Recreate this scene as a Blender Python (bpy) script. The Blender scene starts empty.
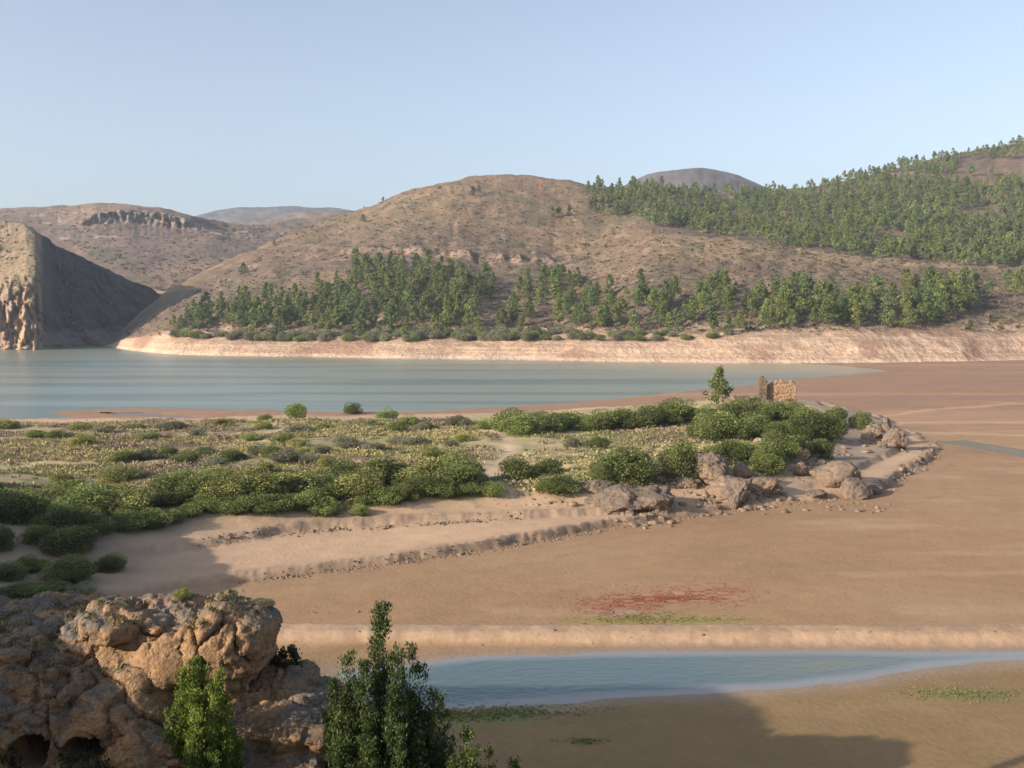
import bpy, math, random
import numpy as np
from mathutils import Vector

SC = bpy.context.scene
COL = SC.collection
RNG = np.random.default_rng(7)
random.seed(7)

# ------------------------------------------------------------------ authoring frame
CAM_H = 22.0          # camera height over the lake bed (m)
F = 1000.0            # focal length in photo pixels
HY = 312.0            # photo row of the true horizon
CX = 512.0
SUN_EL = math.radians(20.0)
TRAVEL = np.array([0.8660, 0.5000])     # horizontal direction the sunlight travels


def ground_xy(px, py, z=0.0):
    d = (CAM_H - z) * F / (py - HY)
    return (px - CX) / F * d, d


def gpoly(pts, z=0.0):
    return np.array([ground_xy(a, b, z) for a, b in pts])


# ------------------------------------------------------------------ noise
def _hash(ix, iy, iz, seed):
    h = (ix.astype(np.uint32) * np.uint32(374761393) + iy.astype(np.uint32) * np.uint32(668265263)
         + iz.astype(np.uint32) * np.uint32(2246822519) + np.uint32((seed * 3266489917) & 0xffffffff))
    h = (h ^ (h >> np.uint32(13))) * np.uint32(1274126177)
    h = (h ^ (h >> np.uint32(16))) * np.uint32(2654435761)
    h = h ^ (h >> np.uint32(15))
    return h.astype(np.float64) / 4294967295.0


def vnoise(p, seed=0):
    """smooth value noise, -1..1"""
    p = np.asarray(p, float)
    i = np.floor(p).astype(np.int64)
    f = p - i
    f = f * f * f * (f * (f * 6 - 15) + 10)
    out = 0
    for dx in (0, 1):
        wx = f[:, 0] if dx else 1 - f[:, 0]
        for dy in (0, 1):
            wy = f[:, 1] if dy else 1 - f[:, 1]
            for dz in (0, 1):
                wz = f[:, 2] if dz else 1 - f[:, 2]
                out = out + wx * wy * wz * _hash(i[:, 0] + dx, i[:, 1] + dy, i[:, 2] + dz, seed)
    return out * 2 - 1


def fbm(p, octv=4, seed=0, gain=0.5, lac=2.03):
    p = np.asarray(p, float)
    a, s, t = 1.0, 0.0, 0.0
    for k in range(octv):
        s = s + a * vnoise(p, seed + k * 17)
        t += a
        a *= gain
        p = p * lac + 3.7
    return s / t


def ridged(p, octv=4, seed=0):
    p = np.asarray(p, float)
    a, s, t = 1.0, 0.0, 0.0
    for k in range(octv):
        s = s + a * (1 - np.abs(vnoise(p, seed + k * 13)) * 2)
        t += a
        a *= 0.5
        p = p * 2.1 + 1.3
    return s / t


def worley(p, seed=0):
    p = np.asarray(p, float)
    i = np.floor(p).astype(np.int64)
    f1 = np.full(len(p), 9.0)
    f2 = np.full(len(p), 9.0)
    for dx in (-1, 0, 1):
        for dy in (-1, 0, 1):
            for dz in (-1, 0, 1):
                c = i + np.array([dx, dy, dz])
                q = np.stack([_hash(c[:, 0], c[:, 1], c[:, 2], seed + s) for s in (1, 2, 3)], 1) + c
                d = np.sqrt(((q - p) ** 2).sum(1))
                f2 = np.minimum(f2, np.maximum(f1, d))
                f1 = np.minimum(f1, d)
    return f1, f2


def cells(p, seed=0, box=False):
    """value of the nearest random cell, 0..1, and the distance gap to the next one"""
    p = np.asarray(p, float)
    i = np.floor(p).astype(np.int64)
    f1 = np.full(len(p), 9.0)
    f2 = np.full(len(p), 9.0)
    val = np.zeros(len(p))
    for dx in (-1, 0, 1):
        for dy in (-1, 0, 1):
            for dz in (-1, 0, 1):
                c = i + np.array([dx, dy, dz])
                q = np.stack([_hash(c[:, 0], c[:, 1], c[:, 2], seed + s) for s in (1, 2, 3)], 1) + c
                d = np.abs(q - p).max(1) if box else np.sqrt(((q - p) ** 2).sum(1))
                nb = d < f1
                f2 = np.minimum(f2, np.where(nb, f1, d))
                val = np.where(nb, _hash(c[:, 0], c[:, 1], c[:, 2], seed + 9), val)
                f1 = np.minimum(f1, d)
    return val, f2 - f1


def n2(x, y, sx, sy=None, octv=4, seed=0):
    sy = sy or sx
    return fbm(np.stack([x / sx, y / sy, np.zeros_like(x)], 1), octv, seed)


def sstep(a, b, x):
    t = np.clip((x - a) / (b - a), 0, 1)
    return t * t * (3 - 2 * t)


def mix(a, b, t):
    return a + (b - a) * t[:, None]


def sdf(poly, x, y):
    """signed distance, positive inside"""
    d2 = np.full(x.shape, 1e18)
    ins = np.zeros(x.shape, bool)
    n = len(poly)
    for i in range(n):
        ax, ay = poly[i]
        bx, by = poly[(i + 1) % n]
        ex, ey = bx - ax, by - ay
        wx, wy = x - ax, y - ay
        t = np.clip((wx * ex + wy * ey) / (ex * ex + ey * ey + 1e-12), 0, 1)
        d2 = np.minimum(d2, (wx - ex * t) ** 2 + (wy - ey * t) ** 2)
        c = (ay > y) != (by > y)
        with np.errstate(divide='ignore', invalid='ignore'):
            ins ^= c & (x < (bx - ax) * (y - ay) / (by - ay + 1e-12) + ax)
    d = np.sqrt(d2)
    return np.where(ins, d, -d)


def dline(poly, x, y):
    d2 = np.full(x.shape, 1e18)
    for i in range(len(poly) - 1):
        ax, ay = poly[i]
        bx, by = poly[i + 1]
        ex, ey = bx - ax, by - ay
        wx, wy = x - ax, y - ay
        t = np.clip((wx * ex + wy * ey) / (ex * ex + ey * ey + 1e-12), 0, 1)
        d2 = np.minimum(d2, (wx - ex * t) ** 2 + (wy - ey * t) ** 2)
    return np.sqrt(d2)


# ------------------------------------------------------------------ mesh + object helpers
def mesh_np(name, V, faces, mat=None, col=None, extra=None, smooth=False):
    """faces: list of int arrays (M,k)"""
    me = bpy.data.meshes.new(name)
    V = np.asarray(V, np.float32)
    me.vertices.add(len(V))
    me.vertices.foreach_set('co', V.ravel())
    loops = np.concatenate([f.ravel() for f in faces]).astype(np.int32)
    counts = np.concatenate([np.full(len(f), f.shape[1]) for f in faces])
    starts = np.concatenate([[0], np.cumsum(counts)[:-1]]).astype(np.int32)
    me.loops.add(len(loops))
    me.loops.foreach_set('vertex_index', loops)
    me.polygons.add(len(counts))
    me.polygons.foreach_set('loop_start', starts)
    me.update(calc_edges=True)
    if smooth:
        me.polygons.foreach_set('use_smooth', np.ones(len(counts), bool))
    if col is not None:
        a = me.attributes.new('tone', 'FLOAT_COLOR', 'POINT')
        c = np.ones((len(V), 4), np.float32)
        c[:, :3] = col
        a.data.foreach_set('color', c.ravel())
    for k, v in (extra or {}).items():
        a = me.attributes.new(k, 'FLOAT', 'POINT')
        a.data.foreach_set('value', np.asarray(v, np.float32))
    if mat:
        me.materials.append(mat)
    me.validate()
    return me


def grid_faces(nr, nc, wrap=False):
    r = np.arange(nr - 1)[:, None]
    c = np.arange(nc if wrap else nc - 1)[None, :]
    c1 = (c + 1) % nc
    return np.stack([r * nc + c, r * nc + c1, (r + 1) * nc + c1, (r + 1) * nc + c], -1).reshape(-1, 4)


def link(name, me, parent=None, loc=None, rot=None, scale=None):
    o = bpy.data.objects.new(name, me)
    COL.objects.link(o)
    if parent:
        o.parent = parent
    if loc is not None:
        o.location = [float(v) for v in loc]
    if rot is not None:
        o.rotation_euler = rot
    if scale is not None:
        o.scale = scale
    return o


def tag(o, label=None, cat=None, group=None, kind=None):
    if label:
        o['label'] = label
    if cat:
        o['category'] = cat
    if group:
        o['group'] = group
    if kind:
        o['kind'] = kind
    return o


# ------------------------------------------------------------------ materials
def new_mat(name):
    m = bpy.data.materials.new(name)
    m.use_nodes = True
    nt = m.node_tree
    nt.nodes.clear()
    return m, nt, nt.nodes.new


def earth_mat(name, scales, var=0.3, bump=(1.0, 0.05), rough=0.9, wet=False, speck=None, stretch=(1, 1, 1)):
    """albedo attribute x layered noise, bump from the same noises"""
    m, nt, N = new_mat(name)
    L = nt.links.new
    out = N('ShaderNodeOutputMaterial')
    bs = N('ShaderNodeBsdfPrincipled')
    L(bs.outputs[0], out.inputs[0])
    at = N('ShaderNodeAttribute')
    at.attribute_name = 'tone'
    geo = N('ShaderNodeNewGeometry')
    mp = N('ShaderNodeMapping')
    mp.inputs['Scale'].default_value = stretch
    L(geo.outputs['Position'], mp.inputs[0])
    acc = None
    for k, s in enumerate(scales):
        t = N('ShaderNodeTexNoise')
        t.inputs['Scale'].default_value = 1.0 / s
        t.inputs['Detail'].default_value = 5
        t.inputs['Roughness'].default_value = 0.6
        L(mp.outputs[0], t.inputs['Vector'])
        if acc is None:
            acc = t.outputs[0]
        else:
            ad = N('ShaderNodeMath')
            ad.operation = 'ADD'
            L(acc, ad.inputs[0])
            L(t.outputs[0], ad.inputs[1])
            acc = ad.outputs[0]
    mr = N('ShaderNodeMapRange')
    n = len(scales)
    mr.inputs['From Min'].default_value = 0.32 * n
    mr.inputs['From Max'].default_value = 0.68 * n
    mr.inputs['To Min'].default_value = 1 - var
    mr.inputs['To Max'].default_value = 1 + var
    L(acc, mr.inputs[0])
    mul = N('ShaderNodeVectorMath')
    mul.operation = 'SCALE'
    L(at.outputs['Color'], mul.inputs[0])
    L(mr.outputs[0], mul.inputs['Scale'])
    col = mul.outputs[0]
    if speck:
        size, amount, scol = speck
        vt = N('ShaderNodeTexNoise')
        vt.inputs['Scale'].default_value = 1.0 / size
        vt.inputs['Detail'].default_value = 3
        L(geo.outputs['Position'], vt.inputs['Vector'])
        cr = N('ShaderNodeMapRange')
        cr.inputs['From Min'].default_value = 0.55
        cr.inputs['From Max'].default_value = 0.66
        cr.inputs['To Max'].default_value = amount
        L(vt.outputs[0], cr.inputs[0])
        mx = N('ShaderNodeMix')
        mx.data_type = 'RGBA'
        sa = N('ShaderNodeAttribute')
        sa.attribute_name = 'scrub'
        fm = N('ShaderNodeMath')
        fm.operation = 'MULTIPLY'
        L(cr.outputs[0], fm.inputs[0])
        L(sa.outputs['Fac'], fm.inputs[1])
        L(fm.outputs[0], mx.inputs['Factor'])
        L(col, mx.inputs['A'])
        mx.inputs['B'].default_value = (*scol, 1)
        col = mx.outputs['Result']
    L(col, bs.inputs['Base Color'])
    bs.inputs['Roughness'].default_value = rough
    bs.inputs['Specular IOR Level'].default_value = 0.25
    if wet:
        wa = N('ShaderNodeAttribute')
        wa.attribute_name = 'wet'
        wr = N('ShaderNodeMapRange')
        wr.inputs['To Min'].default_value = rough
        wr.inputs['To Max'].default_value = 0.22
        L(wa.outputs['Fac'], wr.inputs[0])
        L(wr.outputs[0], bs.inputs['Roughness'])
    bp = N('ShaderNodeBump')
    bp.inputs['Strength'].default_value = bump[0]
    bp.inputs['Distance'].default_value = bump[1]
    L(acc, bp.inputs['Height'])
    L(bp.outputs[0], bs.inputs['Normal'])
    return m


def leaf_mat(name, trans=0.3, tint=0.25, rough=0.6):
    m, nt, N = new_mat(name)
    L = nt.links.new
    out = N('ShaderNodeOutputMaterial')
    bs = N('ShaderNodeBsdfPrincipled')
    tr = N('ShaderNodeBsdfTranslucent')
    ms = N('ShaderNodeMixShader')
    ms.inputs[0].default_value = trans
    at = N('ShaderNodeAttribute')
    at.attribute_name = 'tone'
    oi = N('ShaderNodeObjectInfo')
    mr = N('ShaderNodeMapRange')
    mr.inputs['To Min'].default_value = 1 - tint
    mr.inputs['To Max'].default_value = 1 + tint
    L(oi.outputs['Random'], mr.inputs[0])
    sc = N('ShaderNodeVectorMath')
    sc.operation = 'SCALE'
    L(at.outputs['Color'], sc.inputs[0])
    L(mr.outputs[0], sc.inputs['Scale'])
    cm = N('ShaderNodeVectorMath')
    cm.operation = 'MULTIPLY'
    L(sc.outputs[0], cm.inputs[0])
    L(oi.outputs['Color'], cm.inputs[1])
    L(cm.outputs[0], bs.inputs['Base Color'])
    L(cm.outputs[0], tr.inputs['Color'])
    bs.inputs['Roughness'].default_value = rough
    bs.inputs['Specular IOR Level'].default_value = 0.2
    L(bs.outputs[0], ms.inputs[1])
    L(tr.outputs[0], ms.inputs[2])
    L(ms.outputs[0], out.inputs[0])
    return m


def rock_mat(name, grey, warm, dark, scale=1.0, warm_bias=0.5, bump=0.12):
    """limestone: warm fresh rock with grey weathering, cracks and pits"""
    m, nt, N = new_mat(name)
    L = nt.links.new
    out = N('ShaderNodeOutputMaterial')
    bs = N('ShaderNodeBsdfPrincipled')
    L(bs.outputs[0], out.inputs[0])
    geo = N('ShaderNodeNewGeometry')

    def noise(s, d=6, r=0.6):
        t = N('ShaderNodeTexNoise')
        t.inputs['Scale'].default_value = s / scale
        t.inputs['Detail'].default_value = d
        t.inputs['Roughness'].default_value = r
        L(geo.outputs['Position'], t.inputs['Vector'])
        return t.outputs[0]

    def rng(v, a, b, c=0.0, d=1.0):
        r = N('ShaderNodeMapRange')
        for k, x in zip(('From Min', 'From Max', 'To Min', 'To Max'), (a, b, c, d)):
            r.inputs[k].default_value = x
        L(v, r.inputs[0])
        return r.outputs[0]

    def mixc(f, a, b):
        x = N('ShaderNodeMix')
        x.data_type = 'RGBA'
        L(f, x.inputs['Factor'])
        for k, v in (('A', a), ('B', b)):
            if isinstance(v, tuple):
                x.inputs[k].default_value = (*v, 1)
            else:
                L(v, x.inputs[k])
        return x.outputs['Result']

    sep = N('ShaderNodeSeparateXYZ')
    L(geo.outputs['Normal'], sep.inputs[0])
    big, mid, fine = noise(0.22), noise(1.4), noise(7.0, 8, 0.7)
    ad = N('ShaderNodeMath')
    ad.operation = 'MULTIPLY_ADD'
    L(sep.outputs['Z'], ad.inputs[0])
    ad.inputs[1].default_value = 0.16
    L(big, ad.inputs[2])
    c = mixc(rng(ad.outputs[0], warm_bias - 0.08, warm_bias + 0.1), warm, grey)
    c = mixc(rng(mid, 0.56, 0.7, 0, 0.7), c, dark)
    vo = N('ShaderNodeTexVoronoi')
    vo.feature = 'DISTANCE_TO_EDGE'
    vo.inputs['Scale'].default_value = 1.1 / scale
    wv = N('ShaderNodeVectorMath')
    wv.operation = 'ADD'
    tn = N('ShaderNodeTexNoise')
    tn.inputs['Scale'].default_value = 2.2 / scale
    tn.inputs['Detail'].default_value = 4
    L(geo.outputs['Position'], tn.inputs['Vector'])
    L(geo.outputs['Position'], wv.inputs[0])
    L(tn.outputs['Color'], wv.inputs[1])
    L(wv.outputs[0], vo.inputs['Vector'])
    vs = N('ShaderNodeVectorMath')
    vs.operation = 'SCALE'
    L(c, vs.inputs[0])
    L(rng(fine, 0.3, 0.7, 0.65, 1.35), vs.inputs['Scale'])
    L(vs.outputs[0], bs.inputs['Base Color'])
    bs.inputs['Roughness'].default_value = 0.92
    bs.inputs['Specular IOR Level'].default_value = 0.2
    h = N('ShaderNodeMath')
    h.operation = 'MULTIPLY_ADD'
    L(rng(vo.outputs['Distance'], 0, 0.1), h.inputs[0])
    h.inputs[1].default_value = 0.35
    L(fine, h.inputs[2])
    h2 = N('ShaderNodeMath')
    h2.operation = 'ADD'
    L(h.outputs[0], h2.inputs[0])
    L(mid, h2.inputs[1])
    bp = N('ShaderNodeBump')
    bp.inputs['Strength'].default_value = 1.0
    bp.inputs['Distance'].default_value = bump * scale
    L(h2.outputs[0], bp.inputs['Height'])
    L(bp.outputs[0], bs.inputs['Normal'])
    return m


def bark_mat(name, c):
    m, nt, N = new_mat(name)
    L = nt.links.new
    out = N('ShaderNodeOutputMaterial')
    bs = N('ShaderNodeBsdfPrincipled')
    L(bs.outputs[0], out.inputs[0])
    tc = N('ShaderNodeTexCoord')
    t = N('ShaderNodeTexNoise')
    t.inputs['Scale'].default_value = 6
    L(tc.outputs['Object'], t.inputs['Vector'])
    r = N('ShaderNodeValToRGB')
    r.color_ramp.elements[0].position = 0.3
    r.color_ramp.elements[0].color = (c[0] * .5, c[1] * .5, c[2] * .5, 1)
    r.color_ramp.elements[1].position = 0.7
    r.color_ramp.elements[1].color = (*c, 1)
    L(t.outputs[0], r.inputs[0])
    L(r.outputs[0], bs.inputs['Base Color'])
    bs.inputs['Roughness'].default_value = 0.9
    return m


def water_mat(name, bump_s, bump_d, rough, xs=1.0):
    """silty reservoir water: attribute 'tone' = colour of the silt with painted reflections, 'ripple' = how wind-ruffled"""
    m, nt, N = new_mat(name)
    L = nt.links.new
    out = N('ShaderNodeOutputMaterial')
    bs = N('ShaderNodeBsdfPrincipled')
    L(bs.outputs[0], out.inputs[0])
    at = N('ShaderNodeAttribute')
    at.attribute_name = 'tone'
    L(at.outputs['Color'], bs.inputs['Base Color'])
    bs.inputs['Roughness'].default_value = rough
    bs.inputs['IOR'].default_value = 1.33
    geo = N('ShaderNodeNewGeometry')
    mp = N('ShaderNodeMapping')
    mp.inputs['Scale'].default_value = (0.6, 1.0, 1)
    L(geo.outputs['Position'], mp.inputs[0])
    t = N('ShaderNodeTexNoise')
    t.inputs['Scale'].default_value = bump_s
    t.inputs['Detail'].default_value = 4
    L(mp.outputs[0], t.inputs['Vector'])
    ra = N('ShaderNodeAttribute')
    ra.attribute_name = 'ripple'
    bp = N('ShaderNodeBump')
    bp.inputs['Distance'].default_value = bump_d
    L(ra.outputs['Fac'], bp.inputs['Strength'])
    L(t.outputs[0], bp.inputs['Height'])
    L(bp.outputs[0], bs.inputs['Normal'])
    return m


M_GROUND = earth_mat('lake_bed_earth', (0.35, 2.2, 14.0), 0.20, (0.7, 0.07), 0.88, wet=True)
M_HILL = earth_mat('dry_hillside', (2.2, 9.0, 40.0), 0.42, (1.0, 1.0), 0.95, speck=(3.2, 0.9, (0.055, 0.055, 0.032)))
M_FAR = earth_mat('far_mountain', (60.0, 250.0), 0.22, (0.8, 8.0), 0.95)
M_ROCK = rock_mat('limestone_outcrop', (0.17, 0.15, 0.128), (0.38, 0.235, 0.128), (0.058, 0.046, 0.037), 0.75, 0.59, 0.12)
M_BOULDER = rock_mat('pale_boulder', (0.19, 0.145, 0.112), (0.27, 0.185, 0.125), (0.095, 0.072, 0.058), 1.2, 0.5, 0.13)
M_RUBBLE = rock_mat('ledge_stones', (0.185, 0.14, 0.105), (0.28, 0.195, 0.13), (0.11, 0.085, 0.065), 1.0, 0.52, 0.05)
M_RUIN = rock_mat('ruin_masonry', (0.27, 0.195, 0.135), (0.30, 0.19, 0.12), (0.18, 0.12, 0.085), 1.2, 0.52, 0.06)
M_POST = rock_mat('ruin_post', (0.12, 0.10, 0.075), (0.16, 0.11, 0.075), (0.07, 0.07, 0.045), 1.2, 0.5, 0.08)
M_PINE = leaf_mat('pine_needles', 0.2, 0.22)
M_SHRUB = leaf_mat('shrub_leaves', 0.28, 0.2)
M_NEAR = leaf_mat('near_leaves', 0.3, 0.0, 0.5)
M_DRY = leaf_mat('dry_plants', 0.25, 0.0, 0.8)
M_BARK = bark_mat('pine_bark', (0.16, 0.10, 0.07))
M_TWIG = bark_mat('shrub_wood', (0.13, 0.10, 0.075))
M_LAKE = water_mat('lake_water', 0.12, 0.03, 0.28)
M_POND = water_mat('pond_water', 1.8, 0.06, 0.10)

# ------------------------------------------------------------------ ground: outlines on the lake bed
LAKE = gpoly([(-500, 347), (0, 347), (45, 346), (60, 338), (150, 336), (175, 345), (300, 352), (500, 357), (640, 359.5), (760, 361.5),
              (830, 365), (888, 370.5), (850, 374.5), (800, 379), (750, 385), (690, 391), (620, 398), (540, 405), (440, 410.5), (330, 412),
              (230, 409.5), (150, 408), (95, 409), (50, 411.5), (70, 417), (40, 420.5), (0, 420), (-300, 421), (-700, 415)])
POOL = gpoly([(95, 412.2), (140, 412.6), (175, 415), (212, 420.5), (195, 421.8), (150, 417.5), (110, 414.2)])
POND = gpoly([(340, 672), (420, 662), (480, 657), (600, 652.5), (750, 650.5), (900, 651), (1100, 651), (1300, 653), (1300, 657), (1100, 658), (1000, 662),
              (920, 669), (860, 679), (800, 687), (700, 694), (600, 700), (520, 706), (440, 712), (380, 716), (340, 718)])
STREAM = gpoly([(938, 442.5), (965, 441), (1024, 449.5), (1150, 462), (1400, 480), (1400, 488), (1150, 469), (1024, 457.5), (985, 449.5)])
PEN = gpoly([(-300, 418), (0, 421), (60, 422), (150, 420.5), (300, 418.5), (420, 417), (560, 413), (660, 406), (740, 401), (810, 403),
             (870, 417), (915, 434), (936, 447), (934, 456), (918, 468), (898, 482), (868, 496), (800, 504), (740, 511), (680, 519), (600, 531),
             (540, 541), (470, 552), (390, 563), (310, 573), (240, 582), (150, 596), (60, 612), (-60, 640), (-500, 700), (-1500, 700), (-900, 420)])
TERR = gpoly([(-300, 419.5), (0, 422.5), (150, 422), (300, 420), (420, 418.5), (560, 414.5), (660, 408), (740, 403), (805, 405),
              (858, 418), (895, 434), (905, 446), (890, 458), (862, 472), (835, 488), (770, 497), (700, 507), (620, 514), (540, 520), (470, 524),
              (400, 529), (330, 534), (262, 541), (200, 551), (140, 560), (60, 575), (-60, 600), (-500, 660), (-1500, 660), (-900, 422)], 0.5)
VEG = gpoly([(-300, 422), (0, 424), (150, 424), (300, 422), (420, 420.5), (560, 417), (660, 411), (740, 407), (800, 409),
             (848, 424), (850, 440), (835, 458), (800, 474), (740, 490), (680, 494), (600, 500), (540, 503), (480, 508),
             (400, 513), (320, 519), (240, 526), (180, 535), (130, 548), (60, 560), (-60, 570), (-500, 600), (-1500, 640), (-900, 424)], 1.6)
PATH = gpoly([(478, 484), (492, 470), (508, 456), (516, 447), (512, 440), (498, 436), (482, 433)], 2.3)
RED = gpoly([(603, 612), (640, 603), (680, 598), (725, 593)])
CAP_Y = [-200, -60, 0, 5, 10, 14, 18, 22, 26, 30, 34, 40, 45, 52, 60, 75, 95, 120, 180]  # crest of the unseen left spur, set by the shadows it casts
CAP_Z = [46, 38.3, 30, 26.3, 22.1, 17.9, 14.0, 14.3, 16.3, 18.0, 18.0, 9.0, 6.5, 6, 7.6, 10.0, 8.0, 4.5, 0.5]
RUIN_P = ground_xy(778, 407, 4.0)


def ground(x, y, full=False):
    """height of the lake bed, the peninsula and the near hillsides; with full=True also albedo and wetness"""
    r = np.hypot(x, y)
    w = np.clip(r / 130, 0.35, 1.6)
    wx = x + w * 1.7 * n2(x, y, 9, octv=3, seed=3) + w * 0.5 * n2(x, y, 2.2, octv=2, seed=5)
    wy = y + w * 1.7 * n2(x, y, 9, octv=3, seed=4) + w * 0.5 * n2(x, y, 2.2, octv=2, seed=6)
    lk, po, pl, st = sdf(LAKE, wx, wy), sdf(POND, x + 0.5 * n2(x, y, 3, seed=8), y + 0.5 * n2(x, y, 3, seed=9)), sdf(POOL, wx, wy), sdf(STREAM, wx, wy)
    z = 0.10 + 0.05 * n2(x, y, 25, seed=11) + 0.012 * n2(x, y, 1.5, 0.7, seed=12)
    z = z + 0.35 * sstep(0, 60, -lk) * sstep(150, 230, y)
    wd = np.maximum.reduce([lk, po, pl, st])
    z = np.where(wd > -6, np.minimum(z, -wd * 0.03 + np.maximum(0, -wd - 2.5) * 0.3), z)
    z = np.maximum(z, -1.6)
    # causeway bank
    yb = 67.2 - 0.012 * (x + 10) + 0.18 * n2(x, y * 0, 16, octv=2, seed=14)
    bank = sstep(-1.25, -0.2, y - yb + 0.10 * n2(x, y, 0.9, octv=3, seed=18)) * (1 - sstep(1.2, 2.2, y - yb)) * sstep(-26, -18, x)
    z = z + bank * (0.60 + 0.05 * n2(x, y, 0.6, octv=4, seed=15) + 0.03 * n2(x, y, 7, seed=16))
    # peninsula in three steps
    a, b, c = sdf(PEN, wx, wy), sdf(TERR, wx, wy), sdf(VEG, wx, wy)
    tq = np.clip(0.65 + 0.8 * n2(x, y, 16, octv=2, seed=17), 0.15, 1.2)
    s1, s2, s3 = sstep(-0.12, 0.42, a), sstep(-0.15, 0.55, b), sstep(-1.5, 6.5, c)
    rubb = ridged(np.stack([x / 0.8, y / 0.8, 0 * x], 1), 3, 19)
    e1 = np.exp(-((a - 0.4) / 0.9) ** 2) * tq
    e2 = np.exp(-((b - 0.4) / 1.1) ** 2) * tq
    z = z + s1 * (0.25 + 0.35 * tq) + np.clip(a, 0, 14) * 0.022 + s2 * (0.2 + 0.4 * tq) + s3 * (1.25 + 0.35 * n2(x, y, 14, seed=20))
    z = z + 0.16 * rubb * (e1 + e2)
    lump = n2(x, y, 5, octv=4, seed=21)
    z = z + s3 * 0.35 * lump
    rx, ry = RUIN_P
    g = np.exp(-(((x - rx + 4) / 26) ** 2 + ((y - ry + 4) / 24) ** 2))
    z = z + 2.1 * g * s2
    # rough bank in front of the right hand bushes
    g2 = np.exp(-(((x - 22) / 14) ** 2 + ((y - 133) / 9) ** 2))
    z = z + g2 * (0.6 + 0.5 * ridged(np.stack([x / 3, y / 3, 0 * x], 1), 3, 23))
    # near hillsides: the slope below the camera and an unseen left spur shaped for the shade it throws
    e = (-0.535 * y - 1.6) - x + 1.0 * n2(x, y, 8, seed=31)
    cap = np.interp(y, CAP_Y, CAP_Z)
    spur = np.where(e > 0, np.minimum(cap + (0.5 + 1.6 * sstep(45, 60, y)) * n2(x, y, 9 - 4 * sstep(45, 60, y), seed=32), 1.6 * e), 4 * e - 0.5)
    spur = np.where(y > 185, -20.0, spur)
    soft = 0.13 * np.maximum(0, e + 16) * sstep(40, 70, y) * (1 - sstep(95, 130, y)) * 0.7
    near = 20.3 - 0.62 * np.maximum(y - 2, 0) - np.maximum(0, x - 25) * 0.2 * sstep(60, 0, y)
    near = near + 0.25 * np.maximum(-y, 0) * (1 - 0.5 * sstep(0, 120, -y)) + 0.5 * n2(x, y, 6, seed=33) * sstep(3, 9, r)
    hill = np.maximum(near, spur)
    foot = np.exp(-(((x + 11) / 8) ** 2 + ((y - 34) / 4.5) ** 2)) * 5.2
    k = 1.2
    z0 = z + soft + foot
    z = np.where(hill > z0, hill, z0)
    sm = np.abs(hill - z0) < k
    z = np.where(sm, np.maximum(hill, z0) + (k - np.abs(hill - z0)) ** 2 / (4 * k), z)
    z = np.where((y > 690) & (lk < 0), np.maximum(z, -1.0), z)
    if not full:
        return z
    # ---- albedo
    nb, nm, nf = n2(x, y, 30, 12, seed=41), n2(x, y, 7, 4, seed=42), n2(x, y, 1.6, octv=3, seed=43)
    C = np.array
    mud = C([0.308, 0.190, 0.103])[None, :] * (1 + 0.10 * nb + 0.06 * nm)[:, None]
    mud = mix(mud, C([0.30, 0.205, 0.115])[None], np.clip(0.5 * sstep(0.1, 0.5, nb), 0, 1))
    for dd, ww, aa in ((1.6, 0.22, 0.5), (3.6, 0.3, 0.4), (6.5, 0.35, 0.45), (10.5, 0.5, 0.35), (16.0, 0.6, 0.3)):
        ln = np.exp(-((-a - dd - 0.7 * n2(x, y, 12, octv=3, seed=52)) / ww) ** 2) * sstep(-0.25, 0.25, n2(x, y, 20, octv=2, seed=53 + int(dd)))
        mud = mix(mud, C([0.24, 0.155, 0.09])[None], aa * ln)
    for dd, ww, aa in ((-0.9, 0.16, 0.5), (-2.2, 0.2, 0.4), (-4.2, 0.3, 0.3)):
        ln = np.exp(-((po - dd - 0.3 * n2(x, y, 6, octv=3, seed=54)) / ww) ** 2) * sstep(-0.25, 0.25, n2(x, y, 9, octv=2, seed=60 - int(dd)))
        mud = mix(mud, C([0.185, 0.125, 0.07])[None], aa * ln)
    crk = 1 - np.abs(n2(x + 2 * nm, y + 2 * nm, 22, 9, octv=2, seed=50)) / 0.022
    mud = mix(mud, C([0.25, 0.165, 0.10])[None], 0.45 * np.clip(crk, 0, 1) * sstep(-0.1, 0.2, nb))
    mud = mix(mud, C([0.42, 0.285, 0.18])[None], 0.35 * sstep(0.2, 0.5, n2(x, y, 18, 3.5, octv=4, seed=51)))
    # reddish silt flats beyond the peninsula, banded along the old shores
    band = n2(x, y, 240, 12, octv=3, seed=44)
    flat = sstep(175, 215, y) * sstep(0.02, 0.2, x / np.maximum(y, 1))
    silt = mix(np.broadcast_to(C([0.285, 0.168, 0.102]), mud.shape), C([0.345, 0.205, 0.128])[None], sstep(0.05, 0.4, band))
    silt = mix(silt, C([0.25, 0.16, 0.12])[None], 0.7 * sstep(0.15, 0.45, -band))
    mud = mix(mud, silt, flat)
    mud = mix(mud, C([0.28, 0.17, 0.11])[None], 0.8 * sstep(150, 190, y) * (1 - sstep(0.02, 0.2, x / np.maximum(y, 1))))
    for ln, wdt in ((gpoly([(872, 420), (930, 412), (1030, 405), (1200, 394)]), 1.5), (gpoly([(885, 425), (1000, 424), (1200, 428)]), 2.4),
                    (gpoly([(900, 433), (1030, 436), (1200, 446)]), 1.6), (gpoly([(985, 404), (1100, 410)]), 1.0)):
        mud = mix(mud, C([0.46, 0.29, 0.19])[None], 0.85 * np.exp(-(dline(ln, wx, wy) / wdt) ** 2))
    # foreground flats, damper and greener toward the pond
    fg = (1 - sstep(60, 66, y))
    mud = mix(mud, C([0.235, 0.155, 0.075])[None] * (1 + 0.12 * nm)[:, None], fg)
    wet = 0.35 * sstep(-1.6, 0, wd)
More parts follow.
